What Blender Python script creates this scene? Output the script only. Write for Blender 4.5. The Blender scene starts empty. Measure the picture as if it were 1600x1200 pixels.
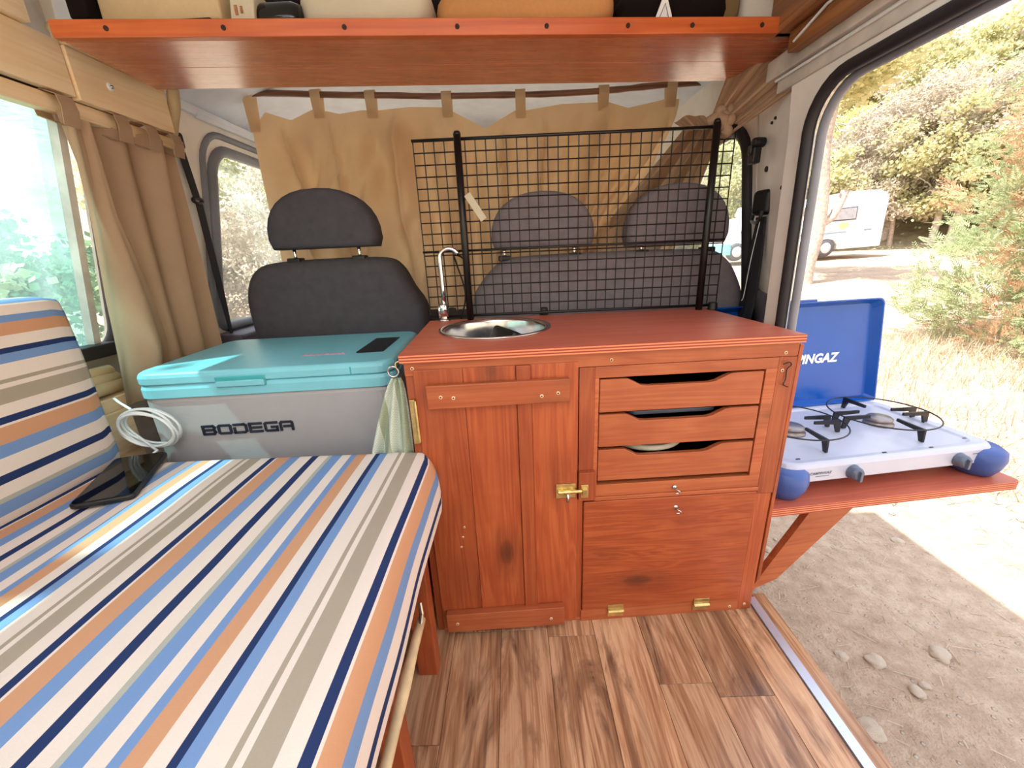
import bpy, bmesh, math, random
from mathutils import Vector, Matrix, noise
R = math.radians
scn = bpy.context.scene
col = scn.collection
PI = math.pi

# ------------------------------------------------------------------ camera, sky, sun, exposure
F_PX = 625.0
def cam_axes():
    Y = Vector((797-800, -(395-600), -F_PX)).normalized()
    r = R(2.55)
    X = Vector((math.cos(r), math.sin(r), 0)); X = (X - Y*X.dot(Y)).normalized()
    return X, Y, X.cross(Y)
_X, _Y, _Z = cam_axes()
cam_data = bpy.data.cameras.new('camera'); cam = bpy.data.objects.new('camera', cam_data); col.objects.link(cam)
cam_data.sensor_width = 36; cam_data.lens = F_PX/1600*36; cam_data.clip_start = .02; cam_data.clip_end = 400
cam.matrix_world = Matrix(((_X[0], _X[1], _X[2], 0), (_Y[0], _Y[1], _Y[2], 0), (_Z[0], _Z[1], _Z[2], 1.0), (0, 0, 0, 1)))
scn.camera = cam

SUN_DIR = Vector((0.44, 0.17, -0.88)).normalized()      # the way the light travels
world = bpy.data.worlds.new('sky'); scn.world = world; world.use_nodes = True
wn = world.node_tree; wn.nodes.clear()
wo = wn.nodes.new('ShaderNodeOutputWorld'); wb = wn.nodes.new('ShaderNodeBackground')
sky = wn.nodes.new('ShaderNodeTexSky'); sky.sky_type = 'NISHITA'; sky.sun_disc = False
sky.sun_elevation = R(60); sky.sun_rotation = R(250); sky.dust_density = 2.5; sky.air_density = 1.0
wm = wn.nodes.new('ShaderNodeMix'); wm.data_type = 'RGBA'; wm.inputs[0].default_value = .62
wg = wn.nodes.new('ShaderNodeVectorMath'); wg.operation = 'SCALE'; wg.inputs['Scale'].default_value = .16
wn.links.new(sky.outputs[0], wg.inputs[0]); wn.links.new(wg.outputs[0], wm.inputs[6])
wm.inputs[7].default_value = (.94, .99, 1.09, 1)
wn.links.new(wm.outputs[2], wb.inputs[0]); wn.links.new(wb.outputs[0], wo.inputs[0])
wb.inputs[1].default_value = 1.0

sd = bpy.data.lights.new('sun', 'SUN'); sd.energy = 4.6; sd.angle = R(.7); sd.color = (1, .95, .86)
so = bpy.data.objects.new('sun', sd); col.objects.link(so); so.location = (-8, -3, 16)
so.rotation_euler = SUN_DIR.to_track_quat('-Z', 'Y').to_euler()

vs = scn.view_settings
vs.view_transform = 'Standard'; vs.look = 'None'; vs.gamma = 1; vs.use_curve_mapping = False
vs.exposure = 1.42
scn.cycles.max_bounces = 14; scn.cycles.diffuse_bounces = 9; scn.cycles.transparent_max_bounces = 24

# ------------------------------------------------------------------ materials
def lin(c):
    return tuple(((v/255)/12.92 if v/255 <= .04045 else ((v/255+.055)/1.055)**2.4) for v in c) + (1,)
class NT:
    def __init__(s, name):
        s.m = bpy.data.materials.new(name); s.m.use_nodes = True
        s.t = s.m.node_tree; s.t.nodes.clear()
        s.out = s.t.nodes.new('ShaderNodeOutputMaterial')
        s.b = s.t.nodes.new('ShaderNodeBsdfPrincipled'); s.t.links.new(s.b.outputs[0], s.out.inputs[0])
    def n(s, ty, **k):
        o = s.t.nodes.new(ty)
        for a, v in k.items(): setattr(o, a, v)
        return o
    def l(s, a, b): s.t.links.new(a, b)
    def ramp(s, fac, stops, interp='LINEAR'):
        r = s.n('ShaderNodeValToRGB'); r.color_ramp.interpolation = interp
        e = r.color_ramp.elements
        while len(e) > 1: e.remove(e[-1])
        e[0].position = stops[0][0]; e[0].color = stops[0][1]
        for p, c in stops[1:]:
            x = e.new(p); x.color = c
        if fac is not None: s.l(fac, r.inputs[0])
        return r
    def mix(s, fac, a, b, mode='MIX'):
        m = s.n('ShaderNodeMix', data_type='RGBA', blend_type=mode)
        for i, v in ((0, fac), (6, a), (7, b)):
            if hasattr(v, 'links'): s.l(v, m.inputs[i])
            else: m.inputs[i].default_value = v
        return m.outputs[2]
    def math(s, op, a, b=None, c=None):
        m = s.n('ShaderNodeMath', operation=op)
        for i, v in enumerate((a, b, c)):
            if v is None: continue
            if hasattr(v, 'links'): s.l(v, m.inputs[i])
            else: m.inputs[i].default_value = v
        return m.outputs[0]
    def coord(s, scale=(1, 1, 1), island=False, rot=(0, 0, 0)):
        tc = s.n('ShaderNodeTexCoord'); mp = s.n('ShaderNodeMapping'); mp.inputs['Scale'].default_value = scale
        mp.inputs['Rotation'].default_value = rot
        s.l(tc.outputs['Object'], mp.inputs[0])
        if island:
            g = s.n('ShaderNodeNewGeometry'); oi = s.n('ShaderNodeObjectInfo')
            v = s.math('ADD', g.outputs['Random Per Island'], s.math('MULTIPLY', oi.outputs['Random'], 3.7))
            cx = s.n('ShaderNodeCombineXYZ')
            for i, k in enumerate((13.7, 7.3, 21.1)): s.l(s.math('MULTIPLY', v, k), cx.inputs[i])
            ad = s.n('ShaderNodeVectorMath', operation='ADD'); s.l(mp.outputs[0], ad.inputs[0]); s.l(cx.outputs[0], ad.inputs[1])
            return ad.outputs[0], g.outputs['Random Per Island']
        return mp.outputs[0]
    def noise(s, vec, scale, detail=4, rough=.6, dist=0):
        n = s.n('ShaderNodeTexNoise'); n.inputs['Scale'].default_value = scale; n.inputs['Detail'].default_value = detail
        n.inputs['Roughness'].default_value = rough; n.inputs['Distortion'].default_value = dist
        if vec is not None: s.l(vec, n.inputs[0])
        return n.outputs[0]
    def bump(s, h, strength=.3, dist=.002):
        b = s.n('ShaderNodeBump'); b.inputs['Strength'].default_value = strength; b.inputs['Distance'].default_value = dist
        s.l(h, b.inputs['Height']); s.l(b.outputs[0], s.b.inputs['Normal'])
    def set(s, **k):
        for a, v in k.items():
            a = a.replace('_', ' ')
            if hasattr(v, 'links'): s.l(v, s.b.inputs[a])
            else: s.b.inputs[a].default_value = v
        return s

def plain(name, rgb, rough=.5, metal=0, var=.06, nscale=8, bump=0, bscale=200, spec=None):
    t = NT(name); c = lin(rgb)
    v = t.coord()
    n = t.noise(v, nscale, 3)
    a = tuple(x*(1-var*2.2) for x in c[:3])+(1,); b = tuple(min(1, x*(1+var*2.2)) for x in c[:3])+(1,)
    t.set(Base_Color=t.ramp(n, [(.3, a), (.7, b)]).outputs[0], Roughness=rough, Metallic=metal)
    if spec is not None: t.b.inputs['Specular IOR Level'].default_value = spec
    if bump: t.bump(t.noise(v, bscale, 2), bump, .001)
    return t.m

def wood(name, base, dark, light, axis='z', rough=.42, knots=True, gs=1.0, coat=.0, knot_rgb=None, bump=.12, spread=.18):
    """stained softwood: long grain along `axis`, growth rings, knots, tone by plank"""
    t = NT(name)
    lo, hi = .9*gs, 14*gs
    sc = {'x': (lo, hi, hi), 'y': (hi, lo, hi), 'z': (hi, hi, lo)}[axis]
    v, isl = t.coord(sc, island=True)
    big = t.noise(v, 1.1, 3, .55, .9)
    rings = t.n('ShaderNodeMath', operation='SINE'); t.l(t.math('MULTIPLY', big, 46), rings.inputs[0])
    rg = t.math('MULTIPLY_ADD', rings.outputs[0], .5, .5)
    sc2 = {'x': (6, 260, 260), 'y': (260, 6, 260), 'z': (260, 260, 6)}[axis]
    v2, _ = t.coord(tuple(a*gs for a in sc2), island=True)
    fine = t.noise(v2, 1, 3, .6)
    f = t.math('ADD', t.math('MULTIPLY', rg, .30), t.math('MULTIPLY', fine, .70))
    c = t.ramp(f, [(.10, lin(dark)), (.5, lin(base)), (.92, lin(light))]).outputs[0]
    v3 = t.coord((1, 1, 1)); blot = t.noise(v3, 5, 3)
    c = t.mix(t.math('MULTIPLY', t.ramp(blot, [(.45, (0, 0, 0, 1)), (.72, (1, 1, 1, 1))]).outputs[0], .55), c, lin(dark))
    # tone differs from plank to plank
    g = t.math('MULTIPLY_ADD', isl, spread*2, 1-spread)
    cx = t.n('ShaderNodeVectorMath', operation='SCALE'); t.l(c, cx.inputs[0]); t.l(g, cx.inputs['Scale'])
    c = cx.outputs[0]
    if knots:
        ks = {'x': (3.6, 8, 8), 'y': (8, 3.6, 8), 'z': (8, 8, 3.6)}[axis]
        v4, _ = t.coord(ks, island=True)
        vo = t.n('ShaderNodeTexVoronoi'); vo.inputs['Scale'].default_value = 1.0
        t.l(v4, vo.inputs[0])
        d = t.math('ADD', vo.outputs['Distance'], t.math('MULTIPLY', fine, .05))
        keep = t.math('GREATER_THAN', t.n_sep(vo.outputs['Color']), .30)
        k = t.ramp(d, [(.08, (1, 1, 1, 1)), (.15, (.75, .75, .75, 1)), (.19, (.4, .4, .4, 1)), (.42, (0, 0, 0, 1))]).outputs[0]
        c = t.mix(t.math('MULTIPLY', t.math('MULTIPLY', k, keep), .75), c, lin(knot_rgb or tuple(x*.42 for x in dark)))
    t.set(Base_Color=c, Roughness=t.math('MULTIPLY_ADD', fine, .2, rough-.1))
    if coat: t.b.inputs['Coat Weight'].default_value = coat; t.b.inputs['Coat Roughness'].default_value = .22
    t.bump(f, bump, .001)
    return t.m
def _sep(s, c):
    x = s.n('ShaderNodeSeparateColor'); s.l(c, x.inputs[0]); return x.outputs[0]
NT.n_sep = _sep

RB, RD, RL = (160, 76, 38), (134, 54, 26), (176, 94, 52)
M = {}
M['red_z'] = wood('stained pine upright grain', RB, RD, RL, 'z')
M['red_x'] = wood('stained pine level grain', (172, 90, 50), (150, 68, 36), (186, 106, 64), 'x')
M['red_y'] = wood('stained pine lengthwise grain', RB, RD, RL, 'y')
M['flap'] = wood('stained rough plywood', (164, 76, 36), (134, 52, 24), (182, 96, 50), 'x', gs=1.6)
M['top'] = wood('stained countertop', (190, 98, 76), (176, 84, 62), (202, 112, 90), 'x', rough=.36, knots=False, gs=.5, spread=.02)
M['shelfwood'] = wood('varnished shelf board', (196, 98, 56), (170, 76, 40), (212, 118, 74), 'x', rough=.26, knots=False, gs=.7, coat=.9, spread=.1)
M['shelflip'] = wood('varnished shelf lip', (196, 96, 46), (172, 78, 34), (210, 114, 62), 'x', rough=.35, knots=False, gs=.7)
M['pine'] = wood('untreated pine boards', (238, 214, 174), (226, 196, 150), (242, 224, 190), 'y', rough=.5, gs=.8, knot_rgb=(150, 100, 56), spread=.05)
M['brownwood'] = wood('brown batten', (150, 98, 56), (104, 62, 32), (178, 124, 78), 'y', knots=False)
M['driftwood'] = wood('curtain stick', (128, 84, 60), (84, 52, 36), (168, 122, 92), 'x', knots=False, gs=.8)
M['bamboo'] = plain('bamboo', (196, 172, 134), .45, var=.12, nscale=20)
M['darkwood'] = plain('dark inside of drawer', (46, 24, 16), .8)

def ply():
    t = NT('plywood edge'); tc = t.n('ShaderNodeTexCoord'); s = t.n('ShaderNodeSeparateXYZ'); t.l(tc.outputs['Object'], s.inputs[0])
    w = t.math('SINE', t.math('MULTIPLY', s.outputs[2], 980))
    t.set(Base_Color=t.ramp(t.math('MULTIPLY_ADD', w, .5, .5), [(.3, lin((140, 52, 32))), (.6, lin((222, 130, 92)))]).outputs[0], Roughness=.6)
    return t.m
M['ply'] = ply()

def laminate():
    t = NT('laminate floor planks')
    v, isl = t.coord((7, .55, 7), island=True)
    n1 = t.noise(v, 1.3, 6, .6, 1.6)
    v2, _ = t.coord((150, 5, 150), island=True)
    n2 = t.noise(v2, 1, 3, .65)
    w = t.math('MULTIPLY_ADD', t.math('SINE', t.math('MULTIPLY', n1, 38)), .5, .5)
    f = t.math('ADD', t.math('MULTIPLY', w, .30), t.math('MULTIPLY', n2, .70))
    c = t.ramp(f, [(.15, lin((112, 72, 46))), (.42, lin((164, 118, 84))), (.62, lin((188, 144, 108))), (.9, lin((206, 166, 130)))]).outputs[0]
    # dark rustic patches along the grain
    v3, _ = t.coord((9, 2.2, 9), island=True)
    p = t.ramp(t.noise(v3, 1.0, 5, .65, 1.0), [(.48, (0, 0, 0, 1)), (.62, (1, 1, 1, 1))]).outputs[0]
    c = t.mix(t.math('MULTIPLY', p, t.math('MULTIPLY_ADD', w, .55, .35)), c, lin((78, 46, 30)))
    # fine dark cracks
    v4, _ = t.coord((60, 1.6, 60), island=True)
    cr = t.ramp(t.noise(v4, 1, 2, .5, .3), [(.64, (0, 0, 0, 1)), (.70, (1, 1, 1, 1))]).outputs[0]
    c = t.mix(t.math('MULTIPLY', cr, .5), c, lin((74, 44, 30)))
    g = t.math('MULTIPLY_ADD', isl, .36, .80)
    cx = t.n('ShaderNodeVectorMath', operation='SCALE'); t.l(c, cx.inputs[0]); t.l(g, cx.inputs['Scale'])
    t.set(Base_Color=cx.outputs[0], Roughness=.27); t.bump(n2, .15, .001)
    return t.m
M['laminate'] = laminate()

CRE, NAV, ORA, BLU, TAU, GRN = (222, 208, 198), (38, 54, 96), (198, 148, 114), (114, 144, 190), (164, 152, 136), (170, 170, 160)
STRIPES = [(-.589, NAV), (-.577, CRE), (-.572, ORA), (-.542, BLU), (-.519, CRE), (-.489, NAV), (-.473, CRE), (-.450, GRN), (-.442, BLU),
           (-.418, CRE), (-.397, BLU), (-.383, ORA), (-.360, CRE), (-.338, NAV), (-.328, BLU), (-.311, CRE), (-.283, TAU), (-.276, CRE),
           (-.267, TAU), (-.239, CRE)]
def striped():
    t = NT('striped cotton'); a = t.n('ShaderNodeAttribute', attribute_name='u')
    per = .372
    x = t.math('DIVIDE', t.math('ADD', a.outputs['Fac'], .589+per*10), per)
    fr = t.math('FRACT', x)
    r = t.ramp(fr, [((s+.589)/per, lin(c)) for s, c in STRIPES], 'CONSTANT').outputs[0]
    v = t.coord((1, 1, 1)); wv = t.noise(v, 700, 2)
    r = t.mix(.25, r, t.mix(wv, (.45, .45, .45, 1), (1, 1, 1, 1)), 'MULTIPLY')
    t.set(Base_Color=r, Roughness=.9); t.b.inputs['Specular IOR Level'].default_value = .15
    t.bump(t.noise(v, 9, 3, .5), .35, .012)
    return t.m
M['striped'] = striped()

def cloth(name, rgb, trans=.25, rough=.9, weave=500, bump=.2, dots=None):
    t = NT(name); v = t.coord(); c = lin(rgb)
    n = t.noise(v, 6, 4); w = t.noise(v, weave, 2)
    cc = t.ramp(n, [(.25, tuple(x*.86 for x in c[:3])+(1,)), (.75, c)]).outputs[0]
    cc = t.mix(.3, cc, t.mix(w, (.5, .5, .5, 1), (1, 1, 1, 1)), 'MULTIPLY')
    if dots:
        vo = t.n('ShaderNodeTexVoronoi'); vo.inputs['Scale'].default_value = 18; vo.inputs['Randomness'].default_value = .25; t.l(v, vo.inputs[0])
        cc = t.mix(t.math('LESS_THAN', vo.outputs['Distance'], .2), cc, lin(dots))
    t.set(Base_Color=cc, Roughness=rough); t.b.inputs['Specular IOR Level'].default_value = .1
    t.bump(w, bump, .001)
    if trans:
        tr = t.n('ShaderNodeBsdfTranslucent'); t.l(cc, tr.inputs[0])
        mx = t.n('ShaderNodeMixShader'); mx.inputs[0].default_value = trans
        t.l(t.b.outputs[0], mx.inputs[1]); t.l(tr.outputs[0], mx.inputs[2]); t.l(mx.outputs[0], t.out.inputs[0])
    return t.m
M['curtain'] = cloth('tan curtain cotton', (238, 206, 164), .34)
M['curtain_l'] = cloth('beige curtain cotton', (204, 174, 144), .35)
M['towel_tan'] = cloth('tan towelling', (204, 148, 96), 0, bump=.9, weave=120)
M['pillow'] = cloth('cream cotton print', (206, 198, 176), 0)
M['dotcloth'] = cloth('white cloth with red dots', (206, 204, 196), 0, dots=(176, 90, 96))
M['beigecloth'] = cloth('beige blanket', (206, 184, 146), 0, weave=120)
M['blackcloth'] = cloth('black bag fabric', (26, 20, 20), 0)
M['camo'] = cloth('olive patterned fabric', (120, 104, 72), 0)
def waffle():
    t = NT('checked dish towel'); v = t.coord()
    s = t.n('ShaderNodeSeparateXYZ'); t.l(v, s.inputs[0])
    a = t.math('SINE', t.math('MULTIPLY', s.outputs[2], 900)); b = t.math('SINE', t.math('MULTIPLY', s.outputs[0], 900))
    f = t.math('MULTIPLY_ADD', t.math('MULTIPLY', a, b), .5, .5)
    st = t.ramp(t.math('FRACT', t.math('MULTIPLY', s.outputs[0], 22)), [(0, lin((196, 204, 192))), (.55, lin((196, 204, 192))), (.56, lin((150, 160, 136)))], 'CONSTANT').outputs[0]
    t.set(Base_Color=t.mix(t.math('MULTIPLY', f, .35), st, lin((120, 134, 116))), Roughness=.95); t.bump(f, .6, .001)
    return t.m
M['waffle'] = waffle()
M['seatcloth'] = plain('charcoal seat fabric', (76, 74, 80), .85, var=.05, nscale=30, bump=.4, bscale=600, spec=.2)
M['seatcloth2'] = plain('grey seat fabric', (126, 119, 124), .85, var=.05, nscale=30, bump=.4, bscale=600, spec=.2)
M['black'] = plain('black plastic', (18, 18, 20), .45)
M['blackwire'] = plain('black coated wire', (20, 17, 18), .4)
M['rubber'] = plain('black rubber seal', (34, 32, 36), .6)
M['rubbergrey'] = plain('grey rubber seal', (128, 132, 142), .55)
M['belt'] = plain('black belt webbing', (34, 34, 42), .8, bump=.4, bscale=500)
M['paint'] = plain('beige body paint', (238, 234, 228), .4, var=.03)
M['paintgrey'] = plain('dusty grey body paint', (204, 198, 190), .5, var=.1, nscale=12)
M['liner'] = plain('pale grey roof liner', (222, 232, 246), .85, var=.04)
M['trimplastic'] = plain('mauve grey trim plastic', (92, 84, 96), .6)
M['chrome'] = plain('chrome', (225, 225, 228), .08, 1, var=0)
def brushed():
    t = NT('brushed steel'); tc = t.n('ShaderNodeTexCoord'); g = t.noise(t.coord((1, 1, 1)), 60, 2)
    t.set(Base_Color=lin((205, 203, 203)), Metallic=1.0, Roughness=t.math('MULTIPLY_ADD', g, .12, .14)); return t.m
M['steel'] = brushed()
M['brass'] = plain('brass', (212, 190, 130), .32, 1, var=.1, nscale=60)
M['screw'] = plain('pale screw head', (226, 196, 160), .4, .3)
M['alu'] = plain('aluminium strip', (205, 212, 226), .35, .7, var=.03)
M['teal'] = plain('turquoise plastic', (120, 190, 204), .38, var=.02)
M['fridgebody'] = plain('light grey plastic', (160, 158, 160), .45, var=.02, bump=.15, bscale=700)
M['tealdark'] = plain('deep turquoise plastic', (62, 160, 166), .4, var=.02)
M['displ'] = plain('glossy black panel', (8, 8, 10), .08)
M['ink'] = plain('dark blue lettering', (26, 32, 48), .5)
M['redink'] = plain('pinkish lettering', (196, 150, 164), .5)
M['white'] = plain('white plastic', (232, 236, 238), .35, var=.02)
M['cable'] = plain('white cable', (222, 230, 232), .4, var=.02)
M['phoneglass'] = plain('dark phone glass', (10, 12, 16), .04)
M['stovewhite'] = plain('pale enamel', (186, 188, 204), .3, var=.02)
M['bluelid'] = plain('blue enamel', (12, 80, 166), .22, var=.03)
M['blueplastic'] = plain('blue plastic', (58, 84, 150), .4, var=.03)
M['knob'] = plain('blue grey knob', (86, 94, 112), .35)
M['burner'] = plain('burner metal', (150, 140, 138), .35, .8)
M['rvwhite'] = plain('camper white', (236, 240, 246), .4, var=.01)
M['rvgrey'] = plain('camper rear grey', (196, 200, 210), .5)
M['rvteal'] = plain('camper turquoise', (120, 200, 205), .4)
M['rvline'] = plain('camper grey blue stripe', (116, 134, 152), .5)
M['yellow'] = plain('yellow decal', (238, 232, 130), .5)
M['tyre'] = plain('tyre', (84, 84, 90), .8)
M['hub'] = plain('wheel hub', (200, 202, 208), .4, .3)
M['tinted'] = None
def glass(name, tint, gl=.06, haze=0):
    t = NT(name); t.t.nodes.remove(t.b)
    tr = t.n('ShaderNodeBsdfTransparent'); tr.inputs[0].default_value = tint
    g = t.n('ShaderNodeBsdfGlossy'); g.inputs['Roughness'].default_value = .02
    mx = t.n('ShaderNodeMixShader'); mx.inputs[0].default_value = gl
    t.l(tr.outputs[0], mx.inputs[1]); t.l(g.outputs[0], mx.inputs[2]); last = mx.outputs[0]
    if haze:   # translucent cyan mix imitates the bright hazy reflection on the pane
        tl = t.n('ShaderNodeBsdfTranslucent'); tl.inputs[0].default_value = (.80, .98, .98, 1)
        m2 = t.n('ShaderNodeMixShader'); m2.inputs[0].default_value = haze
        t.l(last, m2.inputs[1]); t.l(tl.outputs[0], m2.inputs[2]); last = m2.outputs[0]
    t.l(last, t.out.inputs[0]); return t.m
M['tinted'] = glass('turquoise tinted glass', (.66, .90, .91, 1), .05, .13)
M['whitepaint'] = plain('white roof panel', (226, 224, 218), .7, var=.01)
M['clear'] = glass('clear window glass', (.95, .98, .97, 1), .05, .04)
t = NT('frosted pane of added hatch'); t.t.nodes.remove(t.b); tl = t.n('ShaderNodeBsdfTranslucent'); tl.inputs[0].default_value = (.93, .94, .95, 1); t.l(tl.outputs[0], t.out.inputs[0]); M['frosted'] = t.m  # diffusing pane for the added hatch that brightens the interior
M['rvglass'] = plain('grey acrylic window', (150, 150, 156), .2)

def leafmat(name, a, b, tr=.5):
    t = NT(name); g = t.n('ShaderNodeNewGeometry'); oi = t.n('ShaderNodeObjectInfo')
    c = t.ramp(g.outputs['Random Per Island'], [(0, lin(a)), (1, lin(b))]).outputs[0]
    t.set(Base_Color=c, Roughness=.8); t.b.inputs['Specular IOR Level'].default_value = .2
    tl = t.n('ShaderNodeBsdfTranslucent'); t.l(c, tl.inputs[0]); mx = t.n('ShaderNodeMixShader'); mx.inputs[0].default_value = tr
    t.l(t.b.outputs[0], mx.inputs[1]); t.l(tl.outputs[0], mx.inputs[2]); t.l(mx.outputs[0], t.out.inputs[0])
    return t.m
M['leaf_pine'] = leafmat('pine needles', (186, 184, 142), (220, 214, 170))
M['leaf_yel'] = leafmat('yellow green leaves', (200, 200, 134), (228, 228, 166))
M['leaf_grey'] = leafmat('grey brown twigs', (188, 176, 160), (216, 206, 190))
M['leaf_green'] = leafmat('bush leaves', (92, 128, 96), (150, 178, 132))
M['leaf_jun'] = leafmat('juniper sprays', (142, 160, 122), (196, 204, 160))
M['leaf_rust'] = leafmat('rust dry sprays', (190, 150, 120), (214, 180, 148))
M['bark'] = plain('pale bark', (176, 160, 148), .9, var=.14, nscale=14, bump=.8, bscale=40)
M['barkpale'] = plain('whitish bark', (206, 198, 192), .9, var=.1, nscale=14)
M['straw'] = leafmat('dry straw', (176, 156, 128), (214, 200, 176), .3)
def dirt():
    t = NT('dry stony dirt'); v = t.coord()
    n1 = t.noise(v, 1.2, 5, .6); n2 = t.noise(v, 14, 6, .65); n3 = t.noise(v, 90, 3, .6)
    c = t.ramp(t.math('ADD', t.math('MULTIPLY', n1, .4), t.math('MULTIPLY', n2, .6)), [(.34, lin((156, 132, 112))), (.5, lin((180, 157, 136))), (.66, lin((198, 178, 156)))]).outputs[0]
    vo = t.n('ShaderNodeTexVoronoi'); vo.inputs['Scale'].default_value = 26; t.l(v, vo.inputs[0])
    k = t.ramp(vo.outputs['Distance'], [(.12, (1, 1, 1, 1)), (.2, (0, 0, 0, 1))]).outputs[0]
    c = t.mix(t.math('MULTIPLY', k, .35), c, lin((204, 192, 178)))
    c = t.mix(t.math('MULTIPLY', t.ramp(n3, [(.55, (0, 0, 0, 1)), (.75, (1, 1, 1, 1))]).outputs[0], .35), c, lin((140, 112, 90)))
    t.set(Base_Color=c, Roughness=.95); t.b.inputs['Specular IOR Level'].default_value = .1
    h = t.math('ADD', t.math('MULTIPLY', n2, .6), t.math('ADD', t.math('MULTIPLY', n3, .3), t.math('MULTIPLY', k, .25)))
    t.bump(h, .8, .035)
    return t.m
M['dirt'] = dirt()
M['stone'] = plain('pale limestone', (184, 168, 150), .9, var=.1, nscale=20, bump=.6, bscale=60)
M['hill'] = plain('scrub covered slope', (176, 164, 134), 1.0, var=.16, nscale=2)

# ------------------------------------------------------------------ geometry helpers
class MB:
    def __init__(s): s.v = []; s.f = []; s.mi = []; s.u = {}; s.cur = 0
    def add(s, vs_, fs):
        k = len(s.v); s.v += [Vector(p) for p in vs_]
        for f in fs: s.f.append([i+k for i in f]); s.mi.append(s.cur)
        return k
    def box(s, a, b, rot=None, piv=None):
        (x0, y0, z0), (x1, y1, z1) = a, b
        x0, x1 = min(x0, x1), max(x0, x1); y0, y1 = min(y0, y1), max(y0, y1); z0, z1 = min(z0, z1), max(z0, z1)
        p = [Vector(q) for q in ((x0,y0,z0),(x1,y0,z0),(x1,y1,z0),(x0,y1,z0),(x0,y0,z1),(x1,y0,z1),(x1,y1,z1),(x0,y1,z1))]
        if rot is not None:
            c = Vector(piv) if piv is not None else sum(p, Vector())/8
            p = [c+rot@(q-c) for q in p]
        s.add(p, [(0,3,2,1),(4,5,6,7),(0,1,5,4),(1,2,6,5),(2,3,7,6),(3,0,4,7)]); return s
    def bar(s, a, b, w, h, up=(0, 0, 1)):
        """a square-section stick from a to b"""
        a, b = Vector(a), Vector(b); d = (b-a).normalized(); upv = Vector(up)
        sd_ = d.cross(upv).normalized(); u2 = sd_.cross(d)
        p = []
        for q in (a, b):
            for i, j in ((-1,-1),(1,-1),(1,1),(-1,1)): p.append(q+sd_*w/2*i+u2*h/2*j)
        s.add(p, [(3,2,1,0),(4,5,6,7),(0,1,5,4),(1,2,6,5),(2,3,7,6),(3,0,4,7)]); return s
    def tube(s, pts, r, n=10, caps=True, closed=False):
        pts = [Vector(p) for p in pts]; m = len(pts)
        rr = r if isinstance(r, (list, tuple)) else [r]*m
        t0 = (pts[1]-pts[0]).normalized(); ref = Vector((0,0,1)) if abs(t0.z) < .9 else Vector((1,0,0))
        nx = t0.cross(ref).normalized(); rings = []
        for i, p in enumerate(pts):
            if closed: t = (pts[(i+1) % m]-pts[i-1]).normalized()
            elif i == 0: t = t0
            elif i == m-1: t = (pts[-1]-pts[-2]).normalized()
            else: t = (pts[i+1]-pts[i-1]).normalized()
            nx = (nx - t*nx.dot(t)).normalized(); ny = t.cross(nx)
            rings.append([p+(nx*math.cos(2*PI*k/n)+ny*math.sin(2*PI*k/n))*rr[i] for k in range(n)])
        base = len(s.v); fs = []
        for ri in range(m if closed else m-1):
            for k in range(n):
                a = ri*n+k; b = ri*n+(k+1) % n; c = ((ri+1) % m)*n+(k+1) % n; d = ((ri+1) % m)*n+k
                fs.append((a, b, c, d))
        if caps and not closed: fs.append(tuple(range(n-1, -1, -1))); fs.append(tuple((m-1)*n+k for k in range(n)))
        s.add([q for r_ in rings for q in r_], fs); return s
    def lathe(s, prof, c=(0,0,0), n=32, axis='z', sx=1, sy=1):
        """prof: [(radius, height)] about an axis through c"""
        c = Vector(c); pv = []; m = len(prof)
        for r, h in prof:
            for k in range(n):
                a = 2*PI*k/n; x, y = r*math.cos(a)*sx, r*math.sin(a)*sy
                pv.append(c+Vector({'z': (x, y, h), 'y': (x, h, y), 'x': (h, x, y)}[axis]))
        fs = [(i*n+k, i*n+(k+1) % n, (i+1)*n+(k+1) % n, (i+1)*n+k) for i in range(m-1) for k in range(n)]
        if prof[0][0] > 1e-6: fs.append(tuple(range(n-1, -1, -1)))
        if prof[-1][0] > 1e-6: fs.append(tuple((m-1)*n+k for k in range(n)))
        s.add(pv, fs); return s
    def prism(s, poly, f0, f1):
        """poly of 2D points, f0/f1 map (a, b) to both end faces"""
        n = len(poly); p = [Vector(f0(*q)) for q in poly]+[Vector(f1(*q)) for q in poly]
        fs = [tuple(range(n-1, -1, -1)), tuple(range(n, 2*n))]+[(i, (i+1) % n, n+(i+1) % n, n+i) for i in range(n)]
        s.add(p, fs); return s
    def sheet(s, nu, nv, fn, ufn=None):
        k = len(s.v)
        for j in range(nv):
            for i in range(nu):
                u, v = i/(nu-1), j/(nv-1)
                s.v.append(Vector(fn(u, v)))
                if ufn: s.u[len(s.v)-1] = ufn(u, v)
        for j in range(nv-1):
            for i in range(nu-1):
                a = k+j*nu+i; s.f.append([a, a+1, a+nu+1, a+nu]); s.mi.append(s.cur)
        return s
    def build(s, name, mat, parent=None, bevel=0, smooth=False, solid=0, sub=0, seg=2, angle=35):
        me = bpy.data.meshes.new(name)
        o = bpy.data.objects.new(name, me); col.objects.link(o)
        if parent is None:
            xs = [p.x for p in s.v]; ys = [p.y for p in s.v]; zs = [p.z for p in s.v]
            loc = Vector(((min(xs)+max(xs))/2, (min(ys)+max(ys))/2, min(zs)))
            vv = [p-loc for p in s.v]; o.location = loc
        else:
            vv = s.v if LOCAL.get(parent.name) else [p-ORG[parent.name] for p in s.v]
            o.parent = parent; ORG[o.name] = ORG[parent.name]; LOCAL[o.name] = LOCAL.get(parent.name)
        me.from_pydata([tuple(p) for p in vv], [], s.f)
        for m in (mat if isinstance(mat, list) else [mat]): me.materials.append(m)
        if isinstance(mat, list): me.polygons.foreach_set('material_index', s.mi)
        if s.u:
            at = me.attributes.new('u', 'FLOAT', 'POINT')
            for i, val in s.u.items(): at.data[i].value = val
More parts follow.
